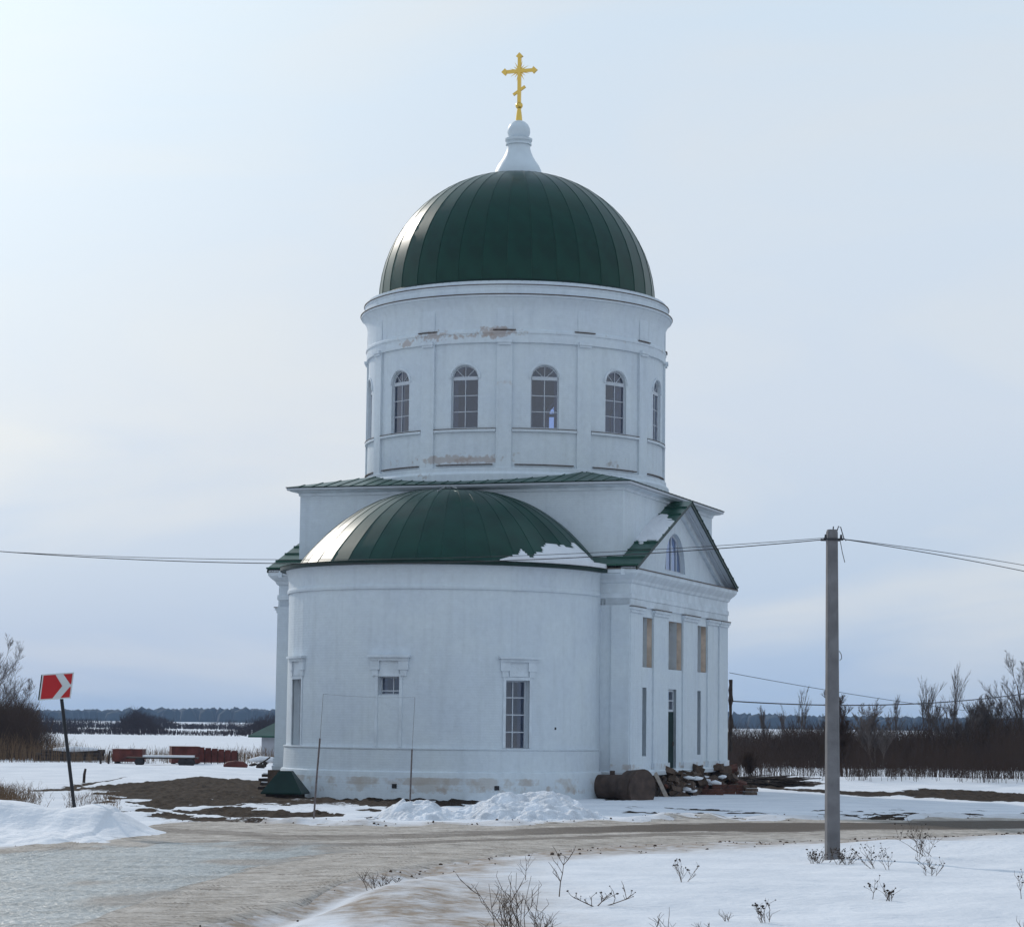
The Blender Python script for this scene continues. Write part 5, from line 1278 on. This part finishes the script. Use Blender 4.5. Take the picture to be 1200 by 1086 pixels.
T(925, 898, 838, 165, .5, 15, 'low bare sapling beside the thin lone sapling', levels=3)
T(168, 862, 838, 400, .9, 16, 'rounded dark far bush tree in the left snow field', stemsn=5, m=M_far, levels=3, r0=.10)
T(880, 918, 878, 110, .7, 17, 'dark bare shrub at the right foot of the church', m=M_twig, stemsn=5, levels=3)

# foreground weeds ---------------------------------------------------------
def weed(u, v, px_h, seed, label, n_stem=3, spread=.35, heads=True, lean=0, m=M_weed, thick=.0055, nbr=4):
    x, y = gp(u, v, .15); z = float(H(x,y)); h = px_h/2900*y; g = random.Random(seed)
    r = empty('dry_weed', (x,y,z)); tag(r, label, 'dry weed'); segs = []; hd = []
    for s in range(n_stem):
        d = Vector((g.gauss(lean,spread), g.gauss(0,spread*.6), 1)).normalized(); p = Vector((g.gauss(0,.03*n_stem**.5), g.gauss(0,.05), -.03)); L = h*g.uniform(.6,1.1); k = 5; pts = [p]
        for i in range(k):
            d = (d+Vector((g.gauss(0,.08),g.gauss(0,.08),0))).normalized(); p = p+d*L/k; pts.append(p.copy())
        for i in range(k): segs.append((pts[i],pts[i+1],thick*(1-.12*i),thick*(1-.12*(i+1))))
        for b in range(nbr):
            i = g.randint(1,k-1); t = g.choice([-1,1])*g.uniform(.4,1.1); bd = (d+Vector((t, g.uniform(-.5,.5), .25))).normalized(); q = pts[i]
            for e in range(2):
                q2 = q+bd*L*g.uniform(.12,.24); segs.append((q,q2,thick*.6,thick*.45)); bd = (bd+Vector((g.gauss(0,.2),0,.25))).normalized(); q = q2
                tw = q+Vector((g.gauss(0,.05),g.gauss(0,.03),.06)); segs.append((q,tw,thick*.4,thick*.3)); 
                if heads and g.random() < .55: hd.append(tw)
        if heads: hd.append(pts[-1])
    st_ = segs_mesh('stems' if n_stem > 1 else 'stem', [tuple(s[0]) for s in segs], [tuple(s[1]) for s in segs], [s[2] for s in segs], [s[3] for s in segs], m, r)
    if n_stem > 1: st_['kind'] = 'stuff'
    if hd:
        mb = MB()
        for q in hd: rock(mb, q, g.uniform(.010,.022), g.randint(0,9999))
        o = mb.build('seed_heads', M_dwood, r); o['kind'] = 'stuff'
W_ = [(655,1040,58,1,'forked dry weed with thin twigs in the snow just below the wet road',1,.15),
 (702,1050,40,2,'low sprawling dry branch lying right of the forked weed',3,1.3),
 (618,1022,34,3,'single thin dry stalk left of the forked weed',1,.1),
 (600,1090,80,4,'dense tuft of dry stalks at the bottom edge, leftmost of the tall tufts',14,.28),
 (640,1092,48,5,'loose tuft of dry stalks right of the dense bottom tuft',6,.35),
 (782,1092,42,6,'leaning dry twig at the bottom edge below the road middle',3,.4),
 (800,1027,34,7,'small dry twig fan in the snow left of the concrete pole',3,.7),
 (440,1032,24,8,'tiny dry grass tuft on the dirty snow hump at the left bend',7,.6),
 (462,1030,14,9,'short dry twig right of the tiny grass tuft on the hump',3,.9),
 (1085,1000,46,10,'bushy dry weed with dark seed heads on the snow crest at the right',8,.65),
 (1022,1012,40,11,'upright dry weed with a bent top right of the concrete pole base',3,.35),
 (1040,1014,34,12,'second upright weed standing beside the bent-top weed',2,.3),
 (1094,1022,20,13,'small weed with red-brown heads below the snow crest',3,.5),
 (1043,1048,18,14,'small seed-head weed low in the snow right of the pole',4,.4),
 (1022,1045,22,15,'thin lone stalk below the bent-top weed',1,.1),
 (900,1070,24,16,'sparse small weed pair in the snow below the concrete pole',4,.35),
 (848,1068,12,17,'very small stalk in the snow left of the sparse weed pair',2,.3),
 (1198,1050,34,18,'thin weed at the right picture edge',1,.15),
 (958,1003,18,19,'short dry grass at the left foot of the concrete pole',9,.7),
 (990,1005,18,20,'short dry grass at the right foot of the concrete pole',9,.7),
 (1192,1086,28,22,'short stalk in the bottom right corner',2,.3),
 (560,1086,18,23,'tiny stalk at the bottom edge left of the dense tuft',2,.4),
 (826,1078,10,24,'tiny twig near the bottom middle of the snow',2,.5),
 (1086,1012,16,25,'few short twigs at the right foot of the bushy weed',3,.7)]
for a in W_: weed(*a[:5], n_stem=a[5], spread=a[6], heads=a[3] in (2,7,10,11,12,13,14,15,16,18,19,20), nbr=(6 if a[3]==1 else 4), thick=(.010 if a[3] in (1,2) else .006))
# stalks by the sign and left bank
for a in [(30,960,50,31,'thin upright twigs in the snow behind the left snow bank',3,.2),(22,1000-40,34,33,'twig pair at the left picture edge behind the bank',2,.3)]:
    u, v, ph, sd_, lab, ns, sp_ = a; x = (u-600)/2900*62; 
    r = weed(u, 962, ph*.9, sd_, lab, n_stem=ns, spread=sp_, heads=False)

# dirt clods and ice lumps along the road edge (scattered)
mb = MB(); g2 = random.Random(77)
for i in range(420):
    x = g2.uniform(-10,13); y = float(road_far(x))+g2.gauss(.5,1.0) if g2.random()<.45 else float(road_near(x))-abs(g2.gauss(0,1.3))
    rock(mb, (x,y,float(H(x,y))+.01), g2.choice([.012,.018,.02,.035]), i)
tag(mb.build('dirt_clods', M_found), 'scattered brown dirt crumbs along the road edges', 'dirt', kind='stuff')

# ================================================================== HAZE
hz = MB().box(-3600,3600,-60,4200,-1.5,32).build('haze', None); tag(hz, 'thin pale winter haze over the whole plain', 'haze', kind='stuff')
hm = bpy.data.materials.new('haze_air'); hm.use_nodes = True; t = hm.node_tree; t.nodes.clear()
o_ = nd(t,'ShaderNodeOutputMaterial'); pv = nd(t,'ShaderNodeVolumePrincipled'); pv.inputs['Color'].default_value = (.42,.62,.95,1); pv.inputs['Density'].default_value = .00012; pv.inputs['Anisotropy'].default_value = .2
t.links.new(pv.outputs[0], o_.inputs['Volume']); hz.data.materials.append(hm)
